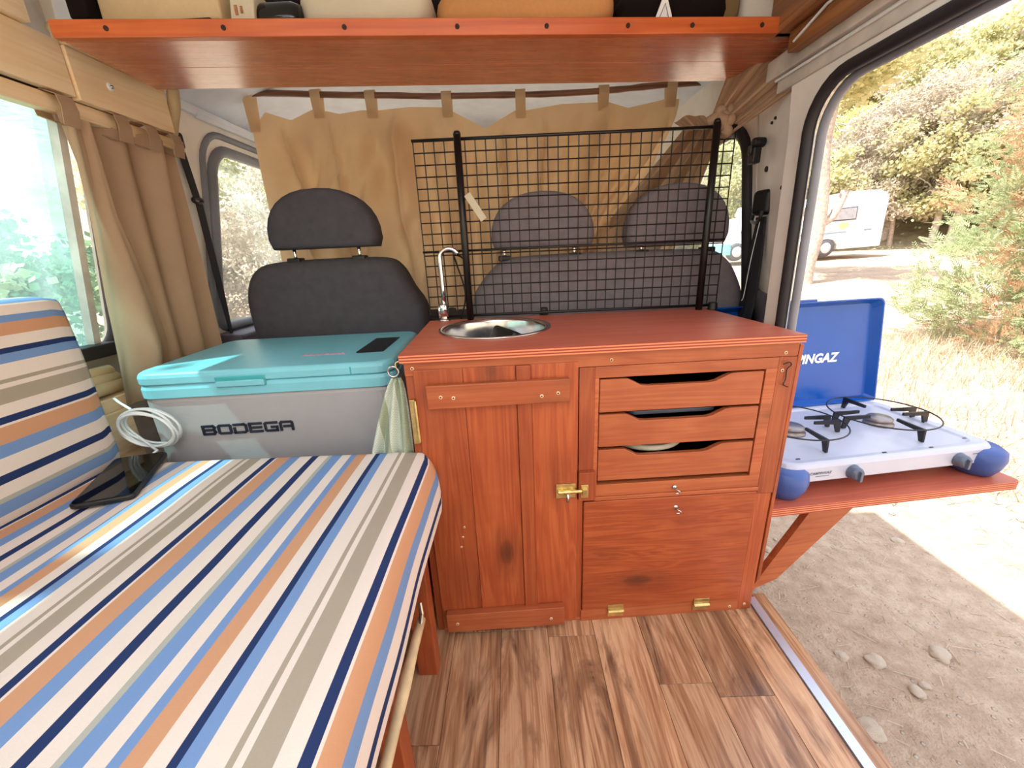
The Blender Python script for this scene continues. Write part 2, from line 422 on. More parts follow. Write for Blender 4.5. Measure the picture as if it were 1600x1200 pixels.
        bm = bmesh.new(); bm.from_mesh(me); bmesh.ops.recalc_face_normals(bm, faces=bm.faces); bm.to_mesh(me); bm.free()
        if parent is None: ORG[o.name] = loc
        if smooth: me.polygons.foreach_set('use_smooth', [True]*len(me.polygons))
        if solid: m = o.modifiers.new('solid', 'SOLIDIFY'); m.thickness = solid; m.offset = 0
        if bevel:
            m = o.modifiers.new('bevel', 'BEVEL'); m.width = bevel; m.segments = seg; m.limit_method = 'ANGLE'; m.angle_limit = R(angle)
            if seg > 2: me.polygons.foreach_set('use_smooth', [True]*len(me.polygons)); m.harden_normals = False
        if sub: m = o.modifiers.new('sub', 'SUBSURF'); m.levels = m.render_levels = sub
        me.update(); return o
ORG = {}; LOCAL = {}
def tag(o, label=None, cat=None, group=None, kind=None):
    if label: o['label'] = label
    if cat: o['category'] = cat
    if group: o['group'] = group
    if kind: o['kind'] = kind
    return o
def thing(name, label, cat, loc, rotz=0, group=None, local=False, kind=None):
    o = bpy.data.objects.new(name, None); col.objects.link(o); o.location = loc; o.rotation_euler = (0, 0, rotz); o.empty_display_size = .05
    ORG[o.name] = Vector(loc); LOCAL[o.name] = local
    tag(o, label, cat, group, kind); return o
def struct(name, mb, mat, **k):
    o = mb.build(name, mat, **k); o['kind'] = 'structure'; return o
def B(*boxes):
    m = MB()
    for a, b in boxes: m.box(a, b)
    return m
def text_mesh(mb, body, size, fn, shear=0, bold=0, extrude=.0006, spacing=1.0, sx=1.0):
    cu = bpy.data.curves.new('t', 'FONT'); cu.body = body; cu.size = size; cu.shear = shear; cu.offset = bold; cu.extrude = extrude
    cu.space_character = spacing; cu.resolution_u = 3
    o = bpy.data.objects.new('t', cu); col.objects.link(o)
    dg = bpy.context.evaluated_depsgraph_get(); dg.update()
    me = bpy.data.meshes.new_from_object(o.evaluated_get(dg))
    mb.add([fn(v.co.x*sx, v.co.y, v.co.z) for v in me.vertices], [tuple(p.vertices) for p in me.polygons])
    bpy.data.objects.remove(o); bpy.data.curves.remove(cu); bpy.data.meshes.remove(me)
def rrect(w, h, r, n=6, cx=0, cy=0):
    """rounded rectangle outline, counter-clockwise"""
    rs = r if isinstance(r, (list, tuple)) else [r]*4
    pts = []
    for (sx, sy), a0, rr in zip(((1, 1), (-1, 1), (-1, -1), (1, -1)), (0, 90, 180, 270), rs):
        x, y = cx+sx*(w/2-rr), cy+sy*(h/2-rr)
        for k in range(n+1):
            a = R(a0+90*k/n); pts.append((x+rr*math.cos(a), y+rr*math.sin(a)))
    return pts
def panel_hole(mb, outer, hole, fn, thick=None):
    """flat sheet between the rectangle outer=(a0,b0,a1,b1) and the outline hole; fn maps (a, b) to space"""
    a0, b0, a1, b1 = outer
    cx = sum(p[0] for p in hole)/len(hole); cy = sum(p[1] for p in hole)/len(hole)
    op = []
    for (x, y) in hole:
        dx, dy = x-cx, y-cy; t = 1e9
        if dx > 1e-9: t = min(t, (a1-cx)/dx)
        if dx < -1e-9: t = min(t, (a0-cx)/dx)
        if dy > 1e-9: t = min(t, (b1-cy)/dy)
        if dy < -1e-9: t = min(t, (b0-cy)/dy)
        op.append([cx+dx*t, cy+dy*t])
    for c in ((a0, b0), (a1, b0), (a1, b1), (a0, b1)):      # snap the nearest ray to each corner
        i = min(range(len(op)), key=lambda k: (op[k][0]-c[0])**2+(op[k][1]-c[1])**2); op[i] = list(c)
    n = len(hole)
    mb.add([fn(*p) for p in hole]+[fn(*p) for p in op], [(i, (i+1) % n, n+(i+1) % n, n+i) for i in range(n)])
def smoothstep(x): x = max(0, min(1, x)); return x*x*(3-2*x)
def lerp(a, b, t): return a+(b-a)*t
def pl(pts, x):
    """piecewise linear"""
    if x <= pts[0][0]: return pts[0][1]
    for (x0, y0), (x1, y1) in zip(pts, pts[1:]):
        if x <= x1: return y0+(y1-y0)*(x-x0)/(x1-x0)
    return pts[-1][1]
def nz(x, y=0, z=0): return noise.noise(Vector((x, y, z)))
def catmull(pts, n=8):
    pts = [Vector(p) for p in pts]; out = []
    for i in range(len(pts)-1):
        p0 = pts[max(i-1, 0)]; p1 = pts[i]; p2 = pts[i+1]; p3 = pts[min(i+2, len(pts)-1)]
        for k in range(n):
            t = k/n; out.append(.5*((2*p1)+(p2-p0)*t+(2*p0-5*p1+4*p2-p3)*t*t+(3*p1-p0-3*p2+p3)*t**3))
    out.append(pts[-1]); return out

# ================================================================== GROUND AND WORLD OUTSIDE
def gz(x, y):
    d = math.hypot(x, y)
    z = -.45+.0300*max(0, d-4)
    if x > 0: z += .42*max(0, d-30)
    else: z += .35*max(0, d-12)
    return z
gm = MB()
radii = [0, .8, 1.4, 2, 2.6, 3.2, 4, 5, 6, 8, 10, 12, 15, 18, 22, 26, 30, 36, 44, 55, 75]
NA = 96
gp = []
for r_ in radii:
    for k in range(NA):
        a = 2*PI*k/NA; x, y = r_*math.cos(a), r_*math.sin(a)
        gp.append((x, y, gz(x, y)+(.03*nz(x*1.3, y*1.3) if r_ > 1 else 0)))
gf = [(i*NA+k, i*NA+(k+1) % NA, (i+1)*NA+(k+1) % NA, (i+1)*NA+k) for i in range(len(radii)-1) for k in range(NA)]
gm.add(gp, gf)
for i in range(len(gf)):
    if i//NA >= 16: gm.mi[i] = 1
g = gm.build('ground', [M['dirt'], M['hill']], smooth=True); g['kind'] = 'structure'

rnd = random.Random(7)
def leaves(seed, n, ell, size, clumps=40, spread=.22, elong=1.0, shell=.55):
    """a cloud of small leaf blades gathered in clumps inside an ellipsoid (unit base at z=0)"""
    q = random.Random(seed); rx, ry, rz = ell; V = []; F = []
    cs = []
    for _ in range(clumps):
        while True:
            p = Vector((q.uniform(-1, 1), q.uniform(-1, 1), q.uniform(-1, 1)))
            if shell < p.length < 1: break
        cs.append(Vector((p.x*rx, p.y*ry, p.z*rz)))
    for i in range(n):
        c = cs[q.randrange(clumps)]
        s_ = spread*min(rx, rz)
        p = c+Vector((q.gauss(0, s_), q.gauss(0, s_), q.gauss(0, s_*.7)))
        d = Vector((q.gauss(0, 1), q.gauss(0, 1), q.gauss(.3, .8))).normalized()
        e = d.cross(Vector((q.gauss(0, 1), q.gauss(0, 1), q.gauss(0, 1)))).normalized()
        L = size*q.uniform(.6, 1.4); W = L*.5/elong
        k = len(V); V += [p-d*L*.5, p+e*W, p+d*L*.5, p-e*W]; F.append((k, k+1, k+2, k+3))
    return V, F
def mesh_of(name, V, F, mat):
    me = bpy.data.meshes.new(name); me.from_pydata([tuple(v) for v in V], [], F); me.materials.append(mat); return me
crowns = []
for i, (mk, n, el, sz) in enumerate((('leaf_pine', 12000, (2.2, 2.2, 2.6), .17), ('leaf_yel', 12000, (2.2, 2.2, 2.2), .17),
                                     ('leaf_grey', 8000, (2.2, 2.2, 2.6), .20), ('leaf_pine', 12000, (2.5, 2.5, 2.0), .16))):
    V, F = leaves(20+i, n, el, sz, 60, .13, 2.2 if mk == 'leaf_grey' else 1.5, .25)
    crowns.append(mesh_of('crown', V, F, M[mk]))
def trunk_mesh(seed, h, r, mat, lean=.3, branches=7, bl=1.4):
    q = random.Random(seed); m = MB()
    pts = [(0, 0, -.3)]; x = y = 0
    for k in range(1, 7):
        x += q.gauss(0, .05)*h/3+lean*h*.04; y += q.gauss(0, .04)*h/3; pts.append((x, y, h*k/6))
    cp = catmull(pts, 4); m.tube(cp, [r*(1.25 if i < 2 else 1-.75*i/len(cp)) for i in range(len(cp))], 9)
    for b in range(branches):
        i = q.randrange(len(cp)//3, len(cp)-2); p = cp[i]; a = q.uniform(0, 2*PI)
        e = [p]
        for k in range(1, 5): e.append(p+Vector((math.cos(a)*bl*k/4, math.sin(a)*bl*k/4, bl*.5*k/4+q.gauss(0, .08))))
        m.tube(e, [r*.35*(1-.2*k) for k in range(5)], 5)
    me = bpy.data.meshes.new('trunk'); me.from_pydata([tuple(v) for v in m.v], [], m.f); me.materials.append(mat)
    me.polygons.foreach_set('use_smooth', [True]*len(me.polygons)); return me
trunks = [trunk_mesh(3, 5.5, .16, M['barkpale']), trunk_mesh(4, 5.5, .13, M['bark'], -.3), trunk_mesh(9, 5.0, .15, M['barkpale'], .1)]
def put(name, me, parent=None, loc=(0, 0, 0), rot=(0, 0, 0), sc=(1, 1, 1)):
    o = bpy.data.objects.new(name, me); col.objects.link(o); o.location = loc; o.rotation_euler = rot; o.scale = sc
    if parent: o.parent = parent
    return o
def tree(x, y, s, ci, ti, label, group, z=None, crown_h=4.6):
    t = thing('tree', label, 'tree', (x, y, gz(x, y) if z is None else z), rnd.uniform(0, 6), group)
    put('trunk', trunks[ti], t, sc=(s, s, s)); put('crown', crowns[ci], t, (0, 0, crown_h*s), sc=(s, s, s)); return t
KL = ['olive green pine', 'yellow green tree', 'bare grey brown tree', 'wide crowned pine']
q = random.Random(11)
for row, (d, n) in enumerate(((29, 15), (34, 15), (40, 15), (47, 14))):
    for k in range(n):
        az = R(14+(62*(k+q.uniform(.15, .85))/n))    # seen from the door, clockwise from straight ahead
        x, y = d*math.sin(az), d*math.cos(az); ci = q.choice((0, 0, 1, 2, 2, 3))
        if row == 0 and R(24) < az < R(46): x *= 1.05; y *= 1.05
        dg_ = math.degrees(az); sec_ = 'left of' if dg_ < 34 else 'above' if dg_ < 43 else 'just right of' if dg_ < 55 else 'far to the right of'
        rw_ = ('in the first row', 'in the second row', 'in the third row', 'highest up')[row]
        tree(x, y, q.uniform(.9, 1.3), ci, q.randrange(3), KL[ci]+' '+rw_+' uphill, '+sec_+' the camper', 'trees behind the clearing, kind %s' % ('olive pine', 'yellow green', 'bare grey', 'wide pine')[ci], crown_h=q.choice((2.6, 3.6, 4.6)))
# slope seen through the two cab windows and the left side window
for row, (d, n) in enumerate(((11.5, 9), (15, 9), (20, 10))):
    for k in range(n):
        az = R(-18-66*(k+q.uniform(.2, .8))/n); x, y = d*math.sin(az), d*math.cos(az)
        if az < R(-41): continue
        ci = q.choice((0, 1, 2, 2)); s_ = q.uniform(.42, .62) if row == 0 else q.uniform(.6, .85)
        if az < R(-52): s_ *= .62
        tree(x, y, s_, ci, q.randrange(3), ['olive pine', 'yellow green tree', 'bare grey brown tree'][ci]+(' beyond the left cab window, ' if az > R(-52) else ' beyond the turquoise left window, ')+('nearest row', 'second row', 'rearmost row')[row],
             'trees left of the van, kind %s' % ('olive pine', 'yellow green', 'bare grey')[ci], crown_h=2.6)
# two pale trunks behind the camper
for (x, y, lean, h, lab) in ((20.6, 23.5, .2, 6.5, 'slender pale forked tree standing behind the camper van'), (21.9, 21.0, -.15, 7.0, 'thicker pale tree right of the camper van')):
    t = thing('tree', lab, 'tree', (x, y, gz(x, y))); put('trunk', trunk_mesh(int(x*10), h, .22, M['barkpale'], lean, 10, 2.0), t); put('crown', crowns[2], t, (0, 0, 6.0), sc=(.9, .9, .7))
# bark pine in front of the camper
t = thing('pine_tree', 'thick barked pine trunk in front of the camper van', 'tree', (8.02, 11.4, gz(8.02, 11.4)))
m = MB(); pts = catmull([(-.05, 0, -.3), (-.02, 0, .0), (.0, 0, .5), (.12, 0, 1.3), (.10, 0, 2.2), (-.05, 0, 3.4), (.1, .1, 5)], 5)
m.tube(pts, [.56, .50, .42, .37, .33]+[.30-.006*i for i in range(len(pts)-5)], 14)
m.tube(catmull([(.12, 0, 1.45), (.5, -.05, 1.7), (.75, 0, 2.3)], 4), .1, 8); m.tube(catmull([(.08, 0, 1.6), (-.3, 0, 1.9), (-.7, .1, 2.1), (-1.1, .1, 2.7)], 4), .09, 8)
LOCAL[t.name] = True
m.build('trunk', M['bark'], t, smooth=True)
put('crown', crowns[3], t, (.2, .8, 5.6), sc=(.9, .9, .6))

# bush outside the left side window
V, F = leaves(77, 26000, (3.0, 2.3, 1.65), .085, 80, .10, 1.3, .3)
o = put('bush', mesh_of('bush', V, F, M['leaf_green']), None, (-6.6, 4.7, gz(-6.6, 4.7)+.35)); tag(o, 'dense green bush outside the turquoise left window', 'bush')
V, F = leaves(78, 14000, (2.0, 2.2, 1.2), .08, 60, .10, 1.3, .3)
o = put('bush', mesh_of('bush', V, F, M['leaf_pine']), None, (-5.2, 2.4, gz(-5.2, 2.4)+.6)); tag(o, 'lighter low bush outside the left window, behind the cushion', 'bush')
# branches of a tree standing left of the van, reaching over it: they dapple the sun that comes through the window
t = thing('tree', 'leafy tree overhanging the left side of the van', 'tree', (-4.4, -.6, gz(-4.4, -.6))); LOCAL[t.name] = True
m = MB(); m.tube(catmull([(0, 0, -.2), (.1, 0, 2), (.5, .2, 3.8), (1.2, .3, 4.6), (2.2, .4, 4.9)], 5), [.16-.006*i for i in range(21)], 9)
m.tube(catmull([(.4, .2, 3.6), (1.0, -.6, 4.2), (1.8, -1.2, 4.6)], 5), .05, 7); m.build('trunk', M['bark'], t, smooth=True)
V, F = leaves(91, 5200, (1.0, 2.1, .5), .11, 46, .16, 1.3, .2)
put('crown', mesh_of('crown', V, F, M['leaf_green']), t, (1.75, .1, 4.75))
# juniper by the door
t = thing('juniper_shrub', 'tall juniper shrub with rusty tips beside the parking area', 'shrub', (6.45, 4.5, gz(6.45, 4.5)))
LOCAL[t.name] = True
V, F = [], []
def spray(V, F, p, d, L, w, q):
    """a flat feathery juniper spray"""
    e = d.cross(Vector((q.gauss(0, 1), q.gauss(0, 1), q.gauss(0, 1)))).normalized()
    for k in range(7):
        b = p+d*L*k/7
        for sg in (-1, 1):
            dd = (d*.7+e*sg*.7).normalized(); l2 = L*.42*(1-k/9); nn = dd.cross(e).normalized()
            wv = d*w
            i = len(V); V += [b, b+dd*l2*.5+wv, b+dd*l2, b+dd*l2*.5-wv]; F.append((i, i+1, i+2, i+3))
q2 = random.Random(5); Vr, Fr = [], []
br = MB(); br.tube([(0, 0, -.1), (.1, 0, .8), (-.05, .1, 1.8), (.05, 0, 2.6)], [.07, .05, .03, .015], 7)
for c in range(330):
    h = q2.uniform(.0, 3.1); a = q2.uniform(0, 2*PI); rr = q2.uniform(.3, 1.0)*(1.6-.36*abs(h-.9))
    c0 = Vector((rr*math.cos(a), rr*math.sin(a), h)); out = Vector((math.cos(a), math.sin(a), q2.uniform(.1, .9))).normalized()
    if c % 3 == 0: br.tube([(0, 0, h*.7), tuple(c0*.5+Vector((0, 0, h*.35))), tuple(c0)], [.02, .013, .005], 5)
    rust = q2.random() < .33
    for k in range(26):
        p = c0+Vector((q2.gauss(0, .13), q2.gauss(0, .13), q2.gauss(0, .11)))
        d = (out+Vector((q2.gauss(0, .6), q2.gauss(0, .6), q2.gauss(0, .5)))).normalized()
        spray(Vr if rust else V, Fr if rust else F, p, d, q2.uniform(.10, .24), .011, q2)
br.build('stem', M['bark'], t)
o = put('green_foliage', mesh_of('green_foliage', V, F, M['leaf_jun']), t); o = put('rusty_foliage', mesh_of('rusty_foliage', Vr, Fr, M['leaf_rust']), t)
o['label'] = 'rust coloured dry sprays'
# dry grass
V, F = [], []
q3 = random.Random(9)
for c in range(900):
    x = q3.uniform(2.3, 7.5); y = q3.uniform(1.2, 5.5)
    if x-1.9 < .35*(y-1.0)+q3.uniform(0, .5): continue
    if q3.random() < .25 and x < 3.6: continue
    z = gz(x, y)
    for b in range(16):
        a = q3.uniform(0, 2*PI); ln = q3.uniform(.05, .24); tl = q3.uniform(.2, 1.3)
        p = Vector((x+q3.gauss(0, .09), y+q3.gauss(0, .09), z)); d = Vector((math.cos(a)*tl, math.sin(a)*tl, 1)).normalized(); s_ = d.cross(Vector((0, 0, 1))).normalized()*.0035
        i = len(V); V += [p-s_, p+s_, p+d*ln*.6+s_-Vector((0, 0, .0)), p+d*ln]; F.append((i, i+1, i+2, i+3))
o = put('dry_grass', mesh_of('dry_grass', V, F, M['straw'])); tag(o, 'pale dry grass and straw on the ground below the juniper', 'grass', kind='stuff')
V, F = [], []
for c in range(2600):                                                # needles and straw litter lying on the dirt
    r_ = q3.uniform(.3, 1)**.6*4.2; x = .8+q3.uniform(0, 3.6); y = q3.uniform(.2, 5)
    a = q3.uniform(0, PI); ln = q3.uniform(.02, .07); z = gz(x, y)+.03*nz(x*1.3, y*1.3)+.004
    d = Vector((math.cos(a), math.sin(a), q3.uniform(-.05, .1))); s_ = Vector((-d.y, d.x, 0))*.0014; p = Vector((x, y, z))
    i = len(V); V += [p-s_, p+s_, p+d*ln+s_, p+d*ln-s_]; F.append((i, i+1, i+2, i+3))
o = put('straw_litter', mesh_of('straw_litter', V, F, M['straw'])); tag(o, 'thin straw and needle litter scattered over the dirt', 'litter', kind='stuff')
# stones
def stone_mesh(seed, mat):
    q = random.Random(seed); bm = bmesh.new(); bmesh.ops.create_icosphere(bm, subdivisions=3, radius=1)
    for v in bm.verts:
        n_ = v.co.normalized(); v.co = n_*(1+.35*nz(n_.x*1.4+seed, n_.y*1.4, n_.z*1.4)); v.co.z *= .55; v.co.x *= 1.2
    me = bpy.data.meshes.new('stone'); bm.to_mesh(me); bm.free(); me.materials.append(mat); me.polygons.foreach_set('use_smooth', [True]*len(me.polygons)); return me
sm_ = [stone_mesh(i*3.1, M['stone']) for i in range(4)]
SPOTS = [(.0, 0, 0)]
named = [(1.064, 0.842, .040, 'flat pale stone at the edge of the small sunny patch, near the door sill'), (1.304, 0.948, .026, 'larger round stone of the touching pair on the dirt'),
         (1.347, 0.966, .017, 'smaller stone of the touching pair on the dirt'), (1.502, 1.070, .036, 'big whitish stone in the middle of the shaded dirt'),
         (1.880, 1.646, .03, 'pale stone at the line between shaded and sunny dirt'), (1.258, 1.055, .034, 'rough half buried stone near the shelf bracket')]
for k, (x, y, s_, lab) in enumerate(named):
    tag(put('stone', sm_[k % 4], None, (x, y, gz(x, y)+.03*nz(x*1.3, y*1.3)+s_*.12), (0, 0, k*1.3), (s_*.8, s_*.8, s_*.8)), lab, 'stone', 'stones on the dirt')
for k in range(80):
    x = q3.uniform(.95, 3.6); y = q3.uniform(.45, 3.4); s_ = q3.uniform(.005, .016)*(1+.2*x)
    tag(put('pebble', sm_[k % 4], None, (x, y, gz(x, y)+.03*nz(x*1.3, y*1.3)+s_*.2), (0, 0, k*2.3), (s_, s_, s_)), 'small pebble lying on the dry dirt', 'pebble', 'pebbles on the dirt')

# ---- camper van in the clearing
RVY = 18.0
t = thing('camper_van', 'white camper van with yellow decal parked in the clearing', 'camper van', (12.7, 18.0, .24))
def rx(poly, y0, y1, name, mat, par=t, bevel=.05, seg=2):
    m = MB(); m.prism(poly, lambda a, b: (a, y0, b), lambda a, b: (a, y1, b)); return m.build(name, mat, par, bevel=bevel, seg=seg)
rx([(12.3, 2.2), (13.06, 2.66), (14.1, 2.80), (15.3, 2.83), (15.62, 2.72), (15.72, 2.4), (15.8, .62), (14.0, .55), (13.95, .75), (13.78, .93), (13.5, .98), (13.2, .93), (13.02, .72), (13.0, .50), (10.9, .50), (10.9, 1.3), (11.0, 1.9), (10.5, 2.15), (10.6, 2.5), (11.6, 2.75), (12.2, 2.75)], 18.0, 20.1, 'body', M['rvwhite'])
rx([(9.35, .55), (9.25, 1.1), (9.6, 1.35), (10.25, 2.05), (11.0, 2.1), (11.0, .5), (10.1, .5), (10.0, .85), (9.68, .98), (9.4, .85)], 18.05, 20.0, 'cab', M['rvwhite'])
rx([(9.3, .50), (9.24, .95), (9.42, .95), (9.45, .5)], 18.0, 20.02, 'bumper', M['rvteal'], bevel=.02)
rx([(9.75, 1.38), (10.25, 1.98), (10.85, 1.98), (10.85, 1.38)], 18.02, 18.06, 'cab_window', M['rvglass'], bevel=.01)
w = rx([(13.41, 2.15), (14.5, 2.23), (14.53, 1.71), (13.45, 1.66)], 17.97, 18.02, 'side_window', M['tyre'], bevel=.01)
rx([(13.46, 2.11), (14.45, 2.185), (14.48, 1.755), (13.5, 1.71)], 17.955, 18.0, 'pane', M['rvglass'], w, bevel=.004)
rx([(10.9, 1.16), (13.1, 1.215), (14.22, 1.27), (14.22, 1.22), (13.1, 1.16), (10.9, 1.11)], 17.985, 18.02, 'stripe', M['rvline'], bevel=0)
rx([(14.95, 1.33), (15.25, 1.34), (15.25, 1.28), (14.95, 1.27)], 17.985, 18.02, 'stripe', M['rvline'], bevel=0)
rx([(14.23, 1.22), (14.96, 1.26), (15.0, .76), (14.22, .72)], 17.985, 18.02, 'service_hatch', M['rvgrey'], bevel=.01)
rx([(13.82, 1.52), (14.02, 1.62), (14.25, 1.6), (14.28, 1.48), (14.05, 1.32), (13.92, 1.42)], 17.98, 18.02, 'yellow_decal', M['yellow'], bevel=0)
rx([(15.75, 2.3), (15.79, 2.3), (15.8, 1.6), (15.76, 1.6)], 18.5, 19.6, 'rear_window', M['tyre'], bevel=0)
for i, sx in enumerate((13.5, 9.72)):
    for yy in (18.0, 19.75):
        m = MB(); m.lathe([(.12, -.0), (.3, -.02), (.36, .02), (.38, .1), (.38, .22), (.3, .26)], (sx, yy+.02, .62), 28, 'y'); w = m.build('wheel', M['tyre'], t, smooth=True)
        m = MB(); m.lathe([(.0, -.03), (.1, -.03), (.22, -.01), (.24, .03)], (sx, yy+.02, .62), 20, 'y'); m.build('hubcap', M['hub'], w, smooth=True)
m = MB()
for yy in (18.3, 18.75):
    m.tube([(15.7, yy, 2.75), (15.95, yy, 2.6), (15.98, yy, 1.2), (15.8, yy, 1.1)], .022, 6)
for k in range(6): m.tube([(15.97, 18.3, 1.35+k*.22), (15.97, 18.75, 1.35+k*.22)], .016, 6)
m.build('ladder', M['white'], t)

# ================================================================== VAN SHELL
# floor of laminate planks
m = MB(); qf = random.Random(2)
PW = .128; x = -1.22
while x < .652:
    x1 = min(x+PW, .655); y = -1.4+qf.uniform(-.9, 0)
    while y < 2.5:
        L = 1.3; a, b = max(y, -1.4), min(y+L, 2.5)
        if b > a: m.box((x+.0005, a+.0005, -.02), (x1-.0005, b-.0005, 0))
        y += L
    x += PW
struct('floor', m, M['laminate'], bevel=.0006, seg=1)
struct('trim_1', B(((.657, -1.4, -.015), (.680, .925, .004))), M['alu'])
m = MB(); m.box((.680, -1.4, -.02), (.716, .94, .0)); struct('trim_2', m, M['laminate'])
struct('trim_3', B(((.655, -1.4, -.2), (.712, 2.4, -.021)), ((-1.25, -1.4, -.2), (-1.18, 2.4, -.021)), ((-1.18, -1.4, -.06), (.655, 2.4, -.021))), M['paintgrey'])
# left wall: x leans inward with height
def lx(z): return -1.16+(z-.79)*.20 if z > .79 else -1.16
m = MB(); hole = rrect(2.02, .60, .07, 6, .13, 1.085)   # y centre, z centre
panel_hole(m, (-1.4, .0, 1.22, 1.50), hole, lambda a, b: (lx(b), a, b))
struct('wall_left', m, M['paintgrey'], solid=.03)
# left side window: sliding tinted pane, aluminium bar, fixed pane
w = thing('window_1', None, None, (-1.16, .13, .79), kind='structure')
def outline_tube(mb, pts, r, n=8): mb.tube(pts, r, n, closed=True)
m = MB(); outline_tube(m, [(lx(b)+.012, a, b) for a, b in hole], .014); m.build('window_frame', M['rubber'], w, smooth=True)
m = MB(); m.bar((lx(.79)+.012, 1.075, .79), (lx(1.37)+.012, 1.075, 1.37), .018, .022, (1, 0, 0)); m.build('window_bar', M['paintgrey'], w); 
m = MB(); m.bar((lx(.79)+.03, -.7, .795), (lx(.79)+.03, 1.12, .795), .05, .035); m.build('window_sill', M['rubber'], w, bevel=.004)
m = MB(); m.sheet(2, 2, lambda u, v: (lx(.79+.58*v), lerp(-.86, 1.07, u), .79+.58*v)); m.build('glass_pane', M['tinted'], w, solid=.004)
m = MB(); m.sheet(2, 2, lambda u, v: (lx(.79+.58*v)-.012, lerp(1.05, 1.14, u), .79+.58*v)); m.build('glass_pane', M['clear'], w, solid=.004)
# cab left door: panel with rounded window
def clx(z): return -1.20+max(0, z-.76)*.13
m = MB(); hole3 = rrect(.86, .66, [.10, .09, .05, .05], 6, 2.04, 1.09); hole3 = [(a+(b-.76)*.12*(1 if a < 2.04 else 0), b) for a, b in hole3]
panel_hole(m, (1.20, .0, 2.70, 1.66), hole3, lambda a, b: (clx(b), a, b)); struct('door_1', m, M['paint'], solid=.03)
w = thing('window_2', None, None, (-1.2, 2.04, .76), kind='structure')
m = MB(); outline_tube(m, [(clx(b)+.018, a, b) for a, b in hole3], .020); m.build('window_frame', M['rubbergrey'], w, smooth=True)
m = MB(); outline_tube(m, [(clx(b)+.022, 2.04+(a-2.04)*1.11, 1.09+(b-1.09)*1.15) for a, b in hole3], .012); m.build('door_seal', M['rubbergrey'], w, smooth=True)
m = MB(); m.sheet(2, 2, lambda u, v: (clx(.74+.70*v)-.008, lerp(1.6, 2.5, u), .74+.70*v)); m.build('glass_pane', M['clear'], w, solid=.004)
struct('trim_4', B(((-1.19, 1.55, .68), (-1.06, 2.5, .74))), M['trimplastic'], bevel=.01)
# right side: rear pillar/door frame with rounded opening
def rxw(z): return .745+max(0, z-.9)*-.09
m = MB(); holeR = rrect(3.0, 1.46, [.11, .11, .02, .02], 8, -.432, .60)
panel_hole(m, (-2.2, -.2, 1.135, 1.40), holeR, lambda a, b: (rxw(b), a, b)); struct('wall_right', m, M['paint'], solid=.02)
w = thing('door_2', None, None, (.74, -.37, -.12), kind='structure')
m = MB(); pts = [(rxw(b)-.012, a-.006, b-.004) for a, b in holeR]; m.tube(pts, .013, 10, closed=True); m.build('door_seal', M['rubber'], w, smooth=True)
m = MB(); m.tube([(rxw(b)+.010, a-.020, b-.014) for a, b in holeR], .010, 8, closed=True); m.build('outer_seal', M['rubbergrey'], w, smooth=True)
m = MB(); m.tube([(rxw(b)-.004, a+.018, b+.026) for a, b in holeR], .004, 6, closed=True); m.build('paint_lip', M['rubbergrey'], w, smooth=True)
# pillar between door and right cab window
def crx(z): return .875-max(0, z-.76)*.13
def prx(t_): return lerp(.745, .865, t_)
m = MB()
ptx = lambda u, z: lerp(rxw(z)+.004, crx(z)+.002, u)-.012*math.sin(u*PI)
m.sheet(10, 16, lambda u, v: (ptx(u, v*1.52), 1.12+u*.33, v*1.52))
struct('trim_5', m, M['paint'], solid=.008, smooth=True)
m = MB(); m.sheet(8, 4, lambda u, v: (ptx(u, .55+v*.3)-.010, 1.115+u*.335, .55+v*.30)); struct('trim_6', m, M['trimplastic'], solid=.01, smooth=True)
m = MB(); hole4 = rrect(.86, .60, [.05, .10, .05, .05], 6, 1.90, 1.06)
panel_hole(m, (1.43, .0, 2.70, 1.66), hole4, lambda a, b: (crx(b), a, b)); struct('door_3', m, M['paint'], solid=.03)
w = thing('window_3', None, None, (.87, 1.9, .76), kind='structure')
m = MB(); outline_tube(m, [(crx(b)-.018, a, b) for a, b in hole4], .020); m.build('window_frame', M['rubber'], w, smooth=True)
m = MB(); m.sheet(2, 2, lambda u, v: (crx(.74+.64*v)+.008, lerp(1.45, 2.35, u), .74+.64*v)); m.build('glass_pane', M['clear'], w, solid=.004)
# holes in the pillar
m = MB()
for (yy, zz, r_, tt) in ((1.175, 1.135, .0055, .25), (1.16, .99, .005, .25), (1.15, .87, .004, .22), (1.30, 1.20, .008, .55), (1.27, 1.31, .004, .5), (1.245, 1.315, .004, .42)):
    u = (yy-1.12)/.33; xx = ptx(max(0, u), zz)
    m.lathe([(0, -.010), (r_, -.010), (r_, .004)], (xx+.002, yy, zz), 12, 'x')
struct('trim_7', m, M['black'])
# header above the door: stepped painted rail, lip, wooden batten
struct('trim_8', B(((.690, -1.4, 1.352), (.735, 1.19, 1.385)), ((.676, -1.4, 1.386), (.735, 1.22, 1.43))), M['paintgrey'], bevel=.003)
m = MB(); m.tube([(.686, -1.4, 1.381), (.686, .5, 1.381), (.688, .9, 1.379), (.686, 1.19, 1.381)], .0035, 6); struct('trim_9', m, M['white'])
struct('trim_10', B(((.650, -1.4, 1.405), (.676, 1.10, 1.445))), M['brownwood'], bevel=.002)
m = MB(); m.tube([(.646, -1.4, 1.447), (.646, .6, 1.447), (.645, .98, 1.44), (.65, 1.08, 1.42)], .003, 6)
tag(m.build('cable', M['cable'], None), 'thin white cable running along the top of the door rail', 'cable')
struct('trim_11', B(((.625, -1.4, 1.446), (.70, 1.14, 1.53)), ((.60, -1.4, 1.531), (.72, 1.45, 1.70))), M['brownwood'], bevel=.003)
